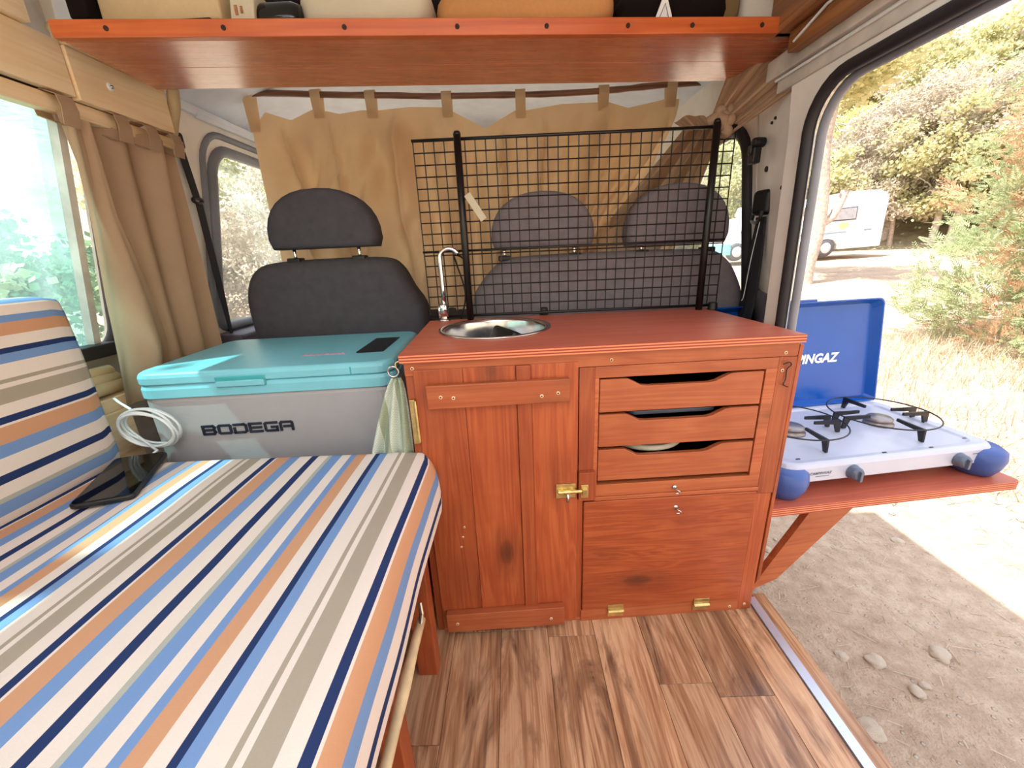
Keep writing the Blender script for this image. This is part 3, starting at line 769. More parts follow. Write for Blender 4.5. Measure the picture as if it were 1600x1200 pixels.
# left wooden cladding and roof
m = MB()
m.box((-1.012, -1.4, 1.385), (-.990, 1.095, 1.494)); m.box((-1.005, 1.098, 1.380), (-.985, 1.375, 1.488))
m.box((-1.000, -1.4, 1.496), (-.975, 1.03, 1.60)); m.box((-1.00, 1.10, 1.489), (-.976, 1.375, 1.512))
m.box((-.965, -1.4, 1.601), (-.93, 1.02, 1.74)); 
struct('wall_left.001', m, M['pine'], bevel=.002)
m = MB(); m.bar((-1.03, -1.4, 1.362), (-1.02, 1.20, 1.362), .03, .036); m.bar((-1.02, 1.19, 1.36), (-1.02, 1.44, 1.36), .012, .03)
struct('trim_12', m, M['pine'], bevel=.003)
m = MB(); m.tube([(-.968, 1.06, 1.503), (-.968, 1.38, 1.502)], .010, 8); m.tube(catmull([(-.97, 1.39, 1.50), (-.985, 1.40, 1.46), (-1.01, 1.41, 1.42), (-1.03, 1.41, 1.37)], 5), .016, 8)
o = m.build('felt_strip', M['beigecloth'], None, smooth=True); tag(o, 'rolled felt draught strip along the end of the pine boards', 'felt strip')
m = MB(); m.lathe([(0, 0), (.0095, 0), (.0095, .003), (.004, .004), (0, .002)], (-.986, 1.19, 1.437), 20, 'x')
w = tag(m.build('push_button', M['white'], None, smooth=True), 'small round white button on the pine board', 'button')
m = MB(); m.lathe([(0, 0), (.004, 0), (.004, .005), (0, .006)], (-.984, 1.19, 1.437), 16, 'x'); o = m.build('button_cap', M['steel'], w, smooth=True)
m = MB(); panel_hole(m, (-1.15, -1.40, .85, 1.45), rrect(1.30, 1.25, .05, 4, -.15, -.30), lambda a, b: (a, b, 1.76)); struct('ceiling', m, M['whitepaint'], solid=.03)
w = thing('added_rooflight', None, None, (-.15, -.30, 1.76), kind='structure')      # unseen roof hatch, added to bring more daylight inside
m = MB(); m.sheet(2, 2, lambda u, v: (-.82+1.34*u, -.95+1.30*v, 1.785)); m.build('added_hatch_pane', M['frosted'], w)
m = MB(); outline_tube(m, [(a, b, 1.755) for a, b in rrect(1.30, 1.25, .05, 4, -.15, -.30)], .014); m.build('added_hatch_frame', M['white'], w, smooth=True)
struct('wall_left.002', B(((-1.15, -1.4, 1.50), (-1.10, 1.45, 1.76))), M['paintgrey'])
struct('wall_right.001', B(((.72, -1.4, 1.43), (.76, 1.45, 1.76))), M['paintgrey'])
m = MB()
def head(u, v):
    y = 1.30+v*1.3; x = lerp(-1.14, .86, u); z = 1.635+.02*math.sin(v*3)-.9*max(0, v-.72)**1.5
    z -= .16*(abs(u-.5)*2)**6
    return (x, y, z)
m.sheet(24, 14, head); struct('ceiling.001', m, M['liner'], solid=.01, smooth=True)
m = MB(); m.bar((-1.085, 1.5, 1.52), (-1.05, 2.1, 1.50), .02, .03); m.bar((-1.07, 1.62, 1.50), (-1.05, 2.1, 1.50), .012, .02)
o = m.build('grab_rail', M['liner'], None, bevel=.004); tag(o, 'pale grab rail over the left cab door', 'handle')
m = MB(); hw = rrect(1.66, .62, .08, 5, -.16, 1.17); panel_hole(m, (-1.2, 0, .9, 1.64), hw, lambda a, b: (a, 2.62-.15*b, b)); struct('wall_front', m, M['paint'], solid=.02)
struct('trim_13', B(((-1.15, 2.0, .45), (.85, 2.5, .80))), M['trimplastic'], bevel=.05, seg=4)
w = thing('window_4', None, None, (-.16, 2.45, .86), kind='structure')
m = MB(); m.sheet(2, 2, lambda u, v: (lerp(-1.0, .68, u), 2.63-.15*(.85+v*.66), .85+v*.66)); m.build('glass_pane', M['clear'], w, solid=.004)

# ================================================================== CABINET
CY = R(2.4)
cab = thing('kitchen_cabinet', 'reddish stained wooden kitchen cabinet with drawers, door and flap', 'cabinet', (-.245, .851, 0), CY, local=True)
W = .895; D = .445
m = B(((0, .022, .0), (.016, D, .782)), ((.879, .022, .0), (W, D, .782)), ((0, D-.012, .02), (W, D, .782)), ((.016, .02, .02), (W-.016, D-.012, .034)),
      ((.392, .03, .03), (.402, D-.012, .77)), ((.40, .03, .395), (.88, D-.012, .402)))
m.build('body', M['red_z'], cab, bevel=.001)
m = B(((0, 0, .748), (W, .02, .781)),); m.build('top_rail', M['red_x'], cab, bevel=.0012)
m = B(((0, .004, .0), (.018, .022, .748)),); m.build('left_stile', M['red_z'], cab, bevel=.001)
m = B(((.853, 0, .385), (.896, .02, .747)), ((.8965, .0, .10), (.906, .03, .775)), ((.853, .001, .0), (.893, .02, .384)),); m.build('right_stile', M['red_z'], cab, bevel=.0015)
m = B(((.391, .0, .40), (.427, .02, .747)), ((.388, .0045, .0), (.404, .02, .40))); m.build('centre_stile', M['red_z'], cab, bevel=.001)
m = B(((.402, .0, -.0), (.853, .02, .038)), ((.0, .004, .0), (.402, .02, .012))); m.build('bottom_rail', M['red_x'], cab, bevel=.001)
m = B(((.427, .0, .720), (.853, .02, .747)), ((.826, .0, .44), (.853, .02, .72)), ((.427, .0, .438), (.437, .016, .72)) , ((.427, -.0, .407), (.853, .02, .440)), ((.43, -.003, .396), (.853, .018, .4065)))
m.build('drawer_frame', M['red_x'], cab, bevel=.001)
# door: planks and battens
door = B(((.019, -.004, .013), (.128, .014, .762)), ((.1285, -.0045, .013), (.246, .014, .762)), ((.280, -.0035, .013), (.388, .014, .762))).build('door', M['red_z'], cab, bevel=.0012)
B(((.2465, -.010, .013), (.2795, .012, .762))).build('cover_strip', M['red_z'], door, bevel=.002)
o = B(((.046, -.020, .674), (.366, -.0045, .729)),).build('cross_batten', M['red_x'], door, bevel=.002)
o = B(((.031, -.024, .020), (.352, -.0045, .080)),).build('cross_batten', M['red_x'], door, bevel=.002)
def screw(par, x, z, y, r_=.0042):
    m = MB(); m.lathe([(r_*.45, -.0008), (r_*.55, -.0016), (r_, -.0008), (r_, .001)], (x, y, z), 12, 'y'); m.cur = 1; m.lathe([(0, -.0009), (r_*.5, -.0009), (r_*.5, 0)], (x, y, z), 10, 'y'); o = m.build('screw', [M['screw'], M['darkwood']], par, smooth=False)
    return o
for x_, z_ in ((.077, .702), (.105, .699), (.302, .692), (.339, .697)): screw(door, x_, z_, -.0205)
for x_, z_ in ((.060, .05), (.315, .045)): screw(door, x_, z_, -.0245)
for x_, z_ in ((.100, .345), (.094, .315), (.088, .285)): screw(door, x_, z_, -.0045, .003)
m = B(((.003, -.006, .585), (.015, .003, .694))); m.tube([(.016, -.006, .588), (.016, -.006, .692)], .004, 8); m.build('hinge', M['brass'], door, bevel=.001)
# bolt latch
m = B(((.334, -.0075, .414), (.383, -.004, .453))); m.tube([(.338, -.012, .434), (.41, -.012, .434)], .0055, 10)
m.box((.345, -.016, .427), (.352, -.006, .441)); m.box((.370, -.016, .427), (.377, -.006, .441))
b_ = m.build('bolt_latch', M['brass'], door, bevel=.0008)
m = MB(); m.tube([(.361, -.012, .434), (.361, -.022, .428), (.361, -.024, .413)], .0035, 8); m.build('bolt_knob', M['steel'], b_, smooth=True)
o = B(((.390, -.012, .404), (.432, .0, .484))).build('latch_block', M['red_z'], cab, bevel=.0015)
m = B(((.394, -.0155, .416), (.413, -.012, .452))); m.box((.397, -.022, .424), (.409, -.012, .444)); m.build('latch_keeper', M['brass'], o, bevel=.001)
def cw_(x, y, z=0):
    c, s_ = math.cos(CY), math.sin(CY); return Vector((-.245+x*c-y*s_, .851+x*s_+y*c, z))
# drawers with scooped tops
def drawer(z0, z1, name='drawer'):
    m = MB(); xa, xb = .4385, .8215
    n = 24; top = []
    for k in range(n+1):
        x = lerp(xa, xb, k/n); s_ = smoothstep((x-.498)/.045)*smoothstep((.752-x)/.055); top.append((x, z1-.020*s_))
    poly = [(xa, z0), (xb, z0)]+top[::-1]
    m.prism(poly, lambda a, b: (a, -.001, b), lambda a, b: (a, .013, b)); d = m.build(name, M['red_x'], cab, bevel=.0015)
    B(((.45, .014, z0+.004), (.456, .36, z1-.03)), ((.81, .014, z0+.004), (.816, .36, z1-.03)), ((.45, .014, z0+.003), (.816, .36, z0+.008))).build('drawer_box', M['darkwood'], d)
    return d
for a_, b_ in ((.635, .716), (.545, .629), (.452, .537)): drawer(a_, b_)
m = MB(); m.lathe([(.0, .0), (.100, .0), (.103, .004), (.103, .011), (.100, .014), (0, .014)], cw_(.59, .122, .5145), 48); tag(m.build('round_board', M['pillow'], None), 'cream round board edge showing in the opening of the lowest drawer', 'board')
m = MB(); m.prism([(cw_(a, b, 0).x, cw_(a, b, 0).y) for a, b in rrect(.22, .20, .02, 4, .63, .13)], lambda a, b: (a, b, .611), lambda a, b: (a, b, .621)); tag(m.build('baking_tray', M['knob'], None, bevel=.002), 'grey tray edge showing in the opening of the middle drawer', 'tray')
# tilting flap
fl = B(((.405, -.003, .040), (.851, .012, .394))).build('flap_door', M['flap'], cab, bevel=.002)
for x_ in (.499, .743):
    m = B(((x_-.022, -.0062, .041), (x_+.022, -.003, .056)), ((x_-.022, -.0045, .014), (x_+.022, -.0002, .030))); m.tube([(x_-.022, -.007, .0355), (x_+.022, -.007, .0355)], .0055, 8)
    m.build('hinge', M['brass'], fl, bevel=.0006)
for x_, z_ in ((.635, .421), (.643, .362)):
    m = MB(); m.tube(catmull([(x_, .0, z_), (x_, -.012, z_), (x_+.006, -.018, z_-.002), (x_+.006, -.016, z_-.009), (x_-.002, -.014, z_-.010)], 5), .0018, 8)
    m.lathe([(0, -.004), (.006, -.003), (.006, .0)], (x_, -.0005, z_), 12, 'y'); m.build('hook', M['steel'], cab, smooth=True)
m = MB(); m.tube(catmull([(.861, -.004, .731), (.872, -.008, .736), (.879, -.006, .729), (.872, -.004, .718), (.873, -.004, .695), (.868, -.006, .682), (.88, -.007, .676)], 6), .0014, 6)
m.build('wire_hook', M['blackwire'], cab, smooth=True)
for x_, z_, y_ in ((.018, .766, .0), (.463, .762, 0), (.865, .757, .0), (.864, .715, .0), (.872, .02, .0), (.83, .015, 0)): screw(cab, x_, z_, y_-.0005, .004)
# countertop with a round hole for the sink
HC = (.205, .268); HR = .143
m = MB(); n = 48
hole = [(HC[0]+HR*math.cos(2*PI*k/n), HC[1]+HR*math.sin(2*PI*k/n)) for k in range(n)]
x0, y0, x1, y1 = -.006, -.012, W+.004, D+.012
panel_hole(m, (x0, y0, x1, y1), hole, lambda a, b: (a, b, .800))
m.cur = 1; m.add([(x0, y0, .782), (x1, y0, .782), (x1, y1, .782), (x0, y1, .782), (x0, y0, .800), (x1, y0, .800), (x1, y1, .800), (x0, y1, .800)], [(0, 1, 5, 4), (1, 2, 6, 5), (2, 3, 7, 6), (3, 0, 4, 7)])
m.cur = 0; panel_hole(m, (x0, y0, x1, y1), hole, lambda a, b: (a, b, .782))
m.build('countertop', [M['top'], M['ply']], cab)
for x_, y_ in ((.357, .462), (.896, .418)):
    pass
def cw(x, y, z=0):
    c, s_ = math.cos(CY), math.sin(CY); return Vector((-.245+x*c-y*s_, .851+x*s_+y*c, z))
# sink
sk = thing('sink', 'round stainless steel sink sunk into the red countertop', 'sink', cw(HC[0], HC[1], .80))
c_ = cw(HC[0], HC[1], .80)
m = MB(); m.lathe([(.158, .000), (.157, .0035), (.152, .0045), (.146, .002), (.144, -.006), (.140, -.03), (.134, -.09), (.118, -.118), (.09, -.128), (.026, -.130)], c_, 64)
m.f = [f for f in m.f if len(f) == 4]; m.mi = [0]*len(m.f); m.build('bowl', M['steel'], sk, smooth=True, solid=.0012)
m = MB(); m.lathe([(0, -.134), (.022, -.134), (.028, -.129), (.022, -.127), (.018, -.131), (0, -.131)], c_, 32); m.build('drain', M['chrome'], sk, smooth=True)
o = MB().box(tuple(c_+Vector((.000, -.055, -.080))), tuple(c_+Vector((.115, .085, -.022))), Matrix.Rotation(.45, 3, 'Z')@Matrix.Rotation(.5, 3, 'Y')).build('sponge_holder', M['black'], None, bevel=.012, seg=4)
tag(o, 'black sponge lying in the steel sink', 'sponge')
# faucet
fx = Vector((-.220, 1.295, .80))
fa = thing('faucet', 'slim chrome swan neck tap standing behind the sink', 'faucet', fx)
m = MB(); m.lathe([(.020, 0), (.020, .004), (.017, .006), (.017, .008)], fx, 28); m.build('base', M['chrome'], fa, smooth=True)
m = MB(); m.lathe([(.0145, .006), (.0145, .050), (.011, .055)], fx, 24); m.box(tuple(fx+Vector((-.016, -.010, .012))), tuple(fx+Vector((-.012, .010, .052)))); m.build('body', M['chrome'], fa, smooth=True)
m = MB(); pts = [fx+Vector((.003, 0, .05)), fx+Vector((.003, 0, .10)), fx+Vector((.002, 0, .19))]
for k in range(1, 13):
    a = PI-PI*.86*k/12; pts.append(fx+Vector((.002+.030+.030*math.cos(a), -.004*k/12, .19+.030*math.sin(a))))
m.tube(pts, .0074, 14); m.build('spout', M['chrome'], fa, smooth=True)
m = MB(); m.tube(catmull([fx+Vector((.05, .03, .0)), fx+Vector((.07, .03, .08)), fx+Vector((.05, .03, .17)), fx+Vector((.045, .02, .2)), fx+Vector((.075, .03, .18)), fx+Vector((.078, .03, .08)), fx+Vector((.09, .03, .0))], 6), .003, 6)
tag(m.build('hose', M['black'], None, smooth=True), 'thin black hose looped behind the chrome tap', 'hose')
for k, (p, lab) in enumerate((((.104, 1.335, .80), 'black rubber stopper beside the sink at the back of the counter'), ((.640, 1.29, .80), 'black rubber stopper at the right end of the counter'))):
    m = MB(); m.lathe([(.0, 0), (.014, 0), (.015, .003), (.013, .022), (.010, .024), (0, .024)], p, 20); tag(m.build('rubber_stopper', M['black'], None, smooth=False), lab, 'stopper', 'rubber stoppers on the counter')

# ---- wire grid panel behind the counter
GY = 1.315
gr = thing('wire_grid_panel', 'black wire mesh safety grid standing behind the kitchen counter', 'grid', (.19, GY, .80))
x0, x1, z0, z1 = -.268, .662, .812, 1.316
gy = lambda x: GY-.0*x
m = MB()
nv, nh = 31, 16
for k in range(nv+1):
    x = lerp(x0, x1, k/nv); m.tube([(x, GY, z0), (x, GY, z1)], .0019, 5)
for k in range(nh+1):
    z = lerp(z0, z1, k/nh); m.tube([(x0, GY-.0026, z), (x1, GY-.0026, z)], .0019, 5)
m.build('wire_mesh', M['blackwire'], gr)
for z in (z1, 1.012, z0): m = MB(); m.tube([(x0-.002, GY-.006, z), (x1+.001, GY-.006, z)], .0045 if z != 1.012 else .0035, 8); m.build('cross_rod', M['blackwire'], gr, smooth=True)
for x in (-.137, .600):
    m = MB(); m.tube([(x, GY-.016, .80), (x, GY-.016, z1+.010)], .0105, 12); m.lathe([(.010, z1+.006), (.011, z1+.010), (.008, z1+.017), (0, z1+.018)], (x, GY-.016, 0), 12)
    m.build('post', M['blackwire'], gr, smooth=True)
m = MB(); rt = Matrix.Rotation(R(-32), 3, 'Y')
m.box((-.107, GY-.030, 1.09), (-.086, GY-.027, 1.175), rt); tg = m.build('paper_tag', M['pillow'], None, bevel=.001); tag(tg, 'small cream tag clipped to the wire grid', 'tag')

# ---- fold out shelf with stove
SY = R(6.3)
sh = thing('fold_out_shelf', 'reddish wooden side shelf folded out through the door', 'shelf', (.668, .903, 0), SY, local=True)
m = MB(); m.cur = 0
P = [(0, 0), (.752, 0), (.765, .012), (.765, .42), (0, .42)]
m.prism(P, lambda a, b: (a, b, .298), lambda a, b: (a, b, .322)); 
m.mi = [0, 0]+[1]*len(P)
m.build('board', [M['top'], M['ply']], sh)
m = MB(); m.prism([(.005, .010), (.09, .010+.035), (.31, .297), (.165, .297)], lambda a, b: (a, .035, b), lambda a, b: (a, .055, b)); m.build('bracket', M['red_x'], sh, bevel=.001)
m = MB(); m.tube(catmull([(.385, .012, .298), (.385, .012, .290), (.391, .012, .284), (.386, .012, .278), (.380, .012, .283)], 5), .0016, 6); m.build('hook', M['steel'], sh, smooth=True)
sv = thing('camping_stove', 'two burner camping stove with open blue lid on the fold out shelf', 'stove', (.715, .945, .322), R(7.0), local=True)
SW, SD = .672, .385
m = MB(); P = rrect(SW, SD, .045, 6, SW/2, SD/2)
P2 = [(lerp(SW/2, a, .955), lerp(SD/2, b, .93)) for a, b in P]
n = len(P); zz = [(P, .046), (P, .088), ([(lerp(SW/2, a, .985), lerp(SD/2, b, .975)) for a, b in P], .098), (P2, .100), ([(lerp(SW/2, a, .90), lerp(SD/2, b, .84)) for a, b in P], .097), ([(lerp(SW/2, a, .88), lerp(SD/2, b, .81)) for a, b in P], .091)]
vv = [(a, b, z) for pp, z in zz for a, b in pp]
m.add(vv, [tuple(range(n-1, -1, -1)), tuple((len(zz)-1)*n+i for i in range(n))]+[(j*n+i, j*n+(i+1) % n, (j+1)*n+(i+1) % n, (j+1)*n+i) for j in range(len(zz)-1) for i in range(n)])
body = m.build('body', M['stovewhite'], sv, bevel=.002)
for sx in (0, 1):
    for sy in (0, 1):
        m = MB(); cx_ = .035 if sx == 0 else SW-.035; cy_ = .045 if sy == 0 else SD-.045; e = -1 if sx == 0 else 1
        prof = [(.030, 0), (.042, .004), (.054, .03), (.059, .055), (.056, .078), (.044, .088)]
        m.lathe(prof, (cx_+e*.010, cy_-(.006 if sy == 0 else -.006), 0), 24, 'z', 1.0, 1.25)
        m.build('foot', M['blueplastic'], sv, smooth=True)
for kx in (.205, .540):
    m = MB(); m.lathe([(.0, -.022), (.014, -.022), (.018, -.016), (.019, -.006), (.021, .0)], (kx, -.001, .066), 24, 'y'); m.box((kx-.004, -.030, .048), (kx+.004, -.016, .078))
    m.build('knob', M['knob'], sv, bevel=.001)
def burner(cx_, cy_):
    m = MB(); m.lathe([(.040, .091), (.040, .097), (.028, .100), (.034, .104), (.036, .112), (.030, .117), (.0, .118)], (cx_, cy_, 0), 32); b_ = m.build('burner', M['burner'], sv, smooth=True)
    m = MB(); rr = .142; zt = .132
    m.tube([(cx_+rr*math.cos(2*PI*k/40), cy_+rr*math.sin(2*PI*k/40), zt) for k in range(40)], .0022, 6, closed=True)
    m.build('pan_ring', M['blackwire'], sv, smooth=True)
    for k in range(4):
        a = R(-4+90*k); d = Vector((math.cos(a), math.sin(a), 0)); sd_ = Vector((-d.y, d.x, 0))*.003
        for off in (-.020, .020) if k % 2 == 0 else (0,):
            c = Vector((cx_, cy_, 0))+Vector((-d.y, d.x, 0))*off
            prof = [(rr+.002, .093), (rr, .1335), (.056, .1335), (.056, .124), (rr-.020, .120), (rr-.010, .093)]
            m = MB(); m.prism(prof, lambda r_, z: c+d*r_+sd_+Vector((0, 0, z)), lambda r_, z: c+d*r_-sd_+Vector((0, 0, z))); m.build('pan_support', M['blackwire'], sv)
burner(.190, .205); burner(.505, .205)
# lid
lid = MB(); LH = .375; tl = R(8); ly = SD-.004
def lp(a, b, dd): return (a, ly+b*math.sin(tl)+dd*math.cos(tl), .098+b*math.cos(tl)-dd*math.sin(tl))
lid.prism(rrect(SW*.985, LH, [.022, .022, .01, .01], 6, SW/2, LH/2), lambda a, b: lp(a, b, 0.008), lambda a, b: lp(a, b, .012))
P = rrect(SW*.985, LH, [.022, .022, .01, .01], 6, SW/2, LH/2); n = len(P)
P3 = [(lerp(SW/2, a, .93), lerp(LH/2, b, .90)) for a, b in P]
lid.add([lp(a, b, -.018) for a, b in P]+[lp(a, b, .010) for a, b in P]+[lp(a, b, .010) for a, b in P3]+[lp(a, b, -.018) for a, b in [(lerp(SW/2, a, .985), lerp(LH/2, b, .975)) for a, b in P]],
        [(i, (i+1) % n, n+(i+1) % n, n+i) for i in range(n)]+[(3*n+i, 3*n+(i+1) % n, 2*n+(i+1) % n, 2*n+i) for i in range(n)]+[(i, (i+1) % n, 3*n+(i+1) % n, 3*n+i) for i in range(n)])
ld = lid.build('lid', M['bluelid'], sv, bevel=.001)
m = MB(); m.box((SW*.42, ly+.05, .098+LH*math.cos(tl)-.004), (SW*.62, ly+.062, .098+LH*math.cos(tl)+.008)); m.build('lid_catch', M['blueplastic'], ld, bevel=.004, seg=3)
m = MB(); text_mesh(m, 'CAMPINGAZ', .046, lambda x, y, z: lp(.257+x, .155+y, .0065-z), shear=.25, bold=.0016, spacing=1.0, sx=.98); m.build('lettering', M['white'], ld)
m = MB(); text_mesh(m, 'CAMPINGAZ', .0105, lambda x, y, z: (.075+x, -.0012-z, .068+y), bold=.0001, shear=.2, spacing=1.1, extrude=.0002); m.box((.095, -.001, .061), (.135, .0, .0622)); m.build('lettering', M['knob'], body)
m = MB()
for k, (a, l_) in enumerate(((.585, .025), (.612, .028))): m.box((a, -.001, .077), (a+l_, .001, .0785))
m.build('small_print', M['knob'], body)
m = MB()
for a, b in ((.065, .035), (.32, .022), (SW-.055, .05), (.47, .022)): m.box((a-.006, b-.002, .0995), (a+.006, b+.002, .1008))
m.build('vent_slot', M['black'], body)

# ================================================================== FRIDGE BOX
fr = thing('cool_box', 'turquoise and grey electric cool box with BODEGA lettering', 'cool box', (-.945, .93, .0), R(3.0), local=True)
FW, FD = .640, .425
def fbox(z0_, z1_, x0_, x1_, y0_, y1_, r_, top_inset=0):
    m = MB(); P = rrect(x1_-x0_, y1_-y0_, r_, 6, (x0_+x1_)/2, (y0_+y1_)/2); n = len(P); c = ((x0_+x1_)/2, (y0_+y1_)/2)
    lv = [(1, z0_), (1, z1_-.012), (.99, z1_-.004), (.97, z1_)]
    vv = [(lerp(c[0], a, s_), lerp(c[1], b, s_), z) for s_, z in lv for a, b in P]
    m.add(vv, [tuple(range(n-1, -1, -1)), tuple(3*n+i for i in range(n))]+[(j*n+i, j*n+(i+1) % n, (j+1)*n+(i+1) % n, (j+1)*n+i) for j in range(3) for i in range(n)]); return m
fbox(.30, .694, .004, FW-.004, .004, FD-.004, .045).build('body', M['fridgebody'], fr, bevel=.002)
fbox(.692, .727, .0, FW, .0, FD, .048).build('collar', M['teal'], fr, bevel=.002)
ld = fbox(.7275, .757, .0, FW, .0, FD, .048).build('lid', M['teal'], fr, bevel=.003)
m = MB(); m.box((.535, -.001, .7285), (.538, .003, .748)); m.build('seam', M['tealdark'], ld)
m = MB(); m.box((.207, -.002, .713), (.328, .003, .741)); lt = m.build('latch', M['tealdark'], fr, bevel=.003)
m = MB(); m.box((.210, -.007, .716), (.326, -.001, .731)); m.build('latch_lip', M['teal'], lt, bevel=.002)
m = MB(); m.prism(rrect(.075, .195, .006, 3, 0, 0), lambda a, b: (.558+a+b*.03, .21+b, .7572), lambda a, b: (.558+a+b*.03, .21+b, .7590)); m.build('control_panel', M['displ'], ld)
# stroked lettering on the front
m = MB(); TH = .0062
def seg(p, q, ox, hgt=.0215, wd=.029):
    ax, az = p; bx, bz = q; a = Vector((ox+ax*wd, .0025, .590+az*hgt)); b = Vector((ox+bx*wd, .0025, .590+bz*hgt)); d = (b-a).normalized()
    m.bar(a-d*TH*.42, b+d*TH*.42, .003, TH, (-d.z, 0, d.x) if True else None)
G = {'B': [((0,0),(0,1)), ((0,1),(.85,1)), ((.85,1),(1,.8)), ((.9,.5),(.25,.5)), ((1,.2),(.85,0)), ((.85,0),(0,0)), ((1,.8),(.9,.55)), ((.9,.45),(1,.2))],
     'O': [((.1,0),(.9,0)), ((1,.1),(1,.9)), ((.9,1),(.1,1)), ((0,.9),(0,.1))],
     'D': [((0,0),(.85,0)), ((1,.15),(1,.85)), ((.85,1),(0,1)), ((0,.0),(0,.55)), ((.85,1),(1,.85)), ((1,.15),(.85,0))],
     'E': [((0,0),(0,1)), ((0,1),(1,1)), ((.25,.5),(.95,.5)), ((0,0),(1,0))],
     'G': [((1,1),(.1,1)), ((0,.9),(0,.1)), ((.1,0),(1,0)), ((1,0),(1,.45)), ((1,.45),(.55,.45))],
     'A': [((0,0),(0,.85)), ((.1,1),(.9,1)), ((1,.9),(1,0)), ((.3,.45),(1,.45)), ((0,.85),(.1,1))]}
for i, ch in enumerate('BODEGA'):
    for p, q_ in G[ch]: seg(p, q_, .142+i*.0388)
m.build('lettering', M['ink'], fr)
m = MB(); pts = [(.375+.0016*k, .118+.010*math.sin(k*1.3)*(.5+.5*math.cos(k*.7)), .7578) for k in range(72)]; m.tube(pts, .0014, 5); m.tube([(.372, .110, .7578), (.49, .109, .7578)], .0008, 5); m.build('script_lettering', M['redink'], ld)
# bench shelf that carries the cool box
m = B(((-1.02, .945, .265), (-.275, 1.39, .298)),); m.box((-1.0, .97, 0), (-.96, 1.01, .265)); m.box((-.33, .99, 0), (-.29, 1.03, .265)); m.box((-1.0, 1.33, 0), (-.96, 1.37, .265)); m.box((-.33, 1.33, 0), (-.29, 1.37, .265))
tag(m.build('box_stand', M['red_x'], None, bevel=.002), 'low wooden stand under the cool box', 'stand')

# dish towel on a ring
tw = thing('dish_towel', 'green checked waffle dish towel hanging between cool box and cabinet', 'towel', (-.30, .86, .50))
m = MB()
def twf(u, v):
    z = .742-.30*v; wd = lerp(.018, .125, v**.65); x = lerp(-.270, -.320, v)+(u-.5)*wd
    return (x, .868-.012*math.sin(u*16+1)*(.3+v)-.01*v, z-.02*math.sin(u*PI)*v)
m.sheet(40, 24, twf); m.build('towel_cloth', M['waffle'], tw, smooth=True, solid=.002)
m = MB(); m.tube([(-.273+.012*math.cos(a*PI/10), .862, .758+.012*math.sin(a*PI/10)) for a in range(20)], .0022, 6, closed=True); m.build('ring', M['steel'], tw, smooth=True)
m = MB(); m.tube(catmull([(-.249, .868, .772), (-.258, .864, .780), (-.266, .862, .776), (-.264, .861, .764)], 5), .0018, 6); m.build('hook', M['brass'], tw, smooth=True)

# ================================================================== SEATS
def puff(poly, y0, y1, name, mat, par, bv=.035, sg=5):
    m = MB(); m.prism(poly, lambda a, b: (a, y0, b), lambda a, b: (a, y1, b)); o = m.build(name, mat, par, bevel=bv, seg=sg, angle=40)
    return o
def blend(poly, n=5):
    """round a closed outline"""
    P = [Vector((a, b, 0)) for a, b in poly]
    for _ in range(3):
        Q = []
        for i in range(len(P)):
            a, b = P[i], P[(i+1) % len(P)]; Q += [a*.75+b*.25, a*.25+b*.75]
        P = Q
    return [(p.x, p.y) for p in P]
def dome(mb_name, par, x0, x1, z0, z1, y0, y1, mat, pw=2.3):
    """headrest: half-oval outline, soft front"""
    pts = [(x0+.01, z0), (x1-.01, z0)]
    cx_, hw_ = (x0+x1)/2, (x1-x0)/2
    for k in range(17):
        a = PI*k/16; c, s_ = math.cos(a), math.sin(a)
        pts.append((cx_+hw_*abs(c)**(2/pw)*(1 if c > 0 else -1), z0+.03+(z1-z0-.03)*abs(s_)**(2/pw)))
    m = MB(); cz = (z0+z1)/2; n = len(pts)
    lv = [(y0+.028, 1.0), (y0+.010, .965), (y0+.002, .90), (y0, .80), (y0-.004, .4)]
    vv = []
    for y, s_ in lv: vv += [(lerp(cx_, a, s_), y, lerp(cz, b, s_)) for a, b in pts]
    back = [(y1-.02, 1.0), (y1, .92)]
    k0 = len(vv)
    for y, s_ in back: vv += [(lerp(cx_, a, s_), y, lerp(cz, b, s_)) for a, b in pts]
    fs = [(j*n+i, j*n+(i+1) % n, (j+1)*n+(i+1) % n, (j+1)*n+i) for j in range(len(lv)-1) for i in range(n)]
    fs += [tuple((len(lv)-1)*n+i for i in range(n)), tuple(k0+n+i for i in range(n))]
    fs += [(i, (i+1) % n, k0+(i+1) % n, k0+i) for i in range(n)]+[(k0+i, k0+(i+1) % n, k0+n+(i+1) % n, k0+n+i) for i in range(n)]
    m.add(vv, fs); return m.build(mb_name, mat, par, smooth=True)
def backrest(par, prof, y0, y1, mat, zb):
    """prof: outline (x, z) from bottom left over the top to bottom right"""
    m = MB(); n = len(prof); zs = [b for a, b in prof]; cx_ = (prof[0][0]+prof[-1][0])/2; cz = zb+.15
    lv = [(y0+.05, 1.0), (y0+.02, .985), (y0+.004, .95), (y0, .90), (y0-.006, .5)]
    vv = []
    for y, s_ in lv: vv += [(lerp(cx_, a, s_), y+.10*max(0, .8-b)*0, lerp(cz, b, s_)) for a, b in prof]
    k0 = len(vv); vv += [(a, y1, b) for a, b in prof]
    fs = [(j*n+i, j*n+(i+1) % n, (j+1)*n+(i+1) % n, (j+1)*n+i) for j in range(len(lv)-1) for i in range(n)]
    fs += [tuple((len(lv)-1)*n+i for i in range(n)), tuple(k0+i for i in range(n))]+[(i, (i+1) % n, k0+(i+1) % n, k0+i) for i in range(n)]
    m.add(vv, fs); return m.build('backrest', mat, par, smooth=True)
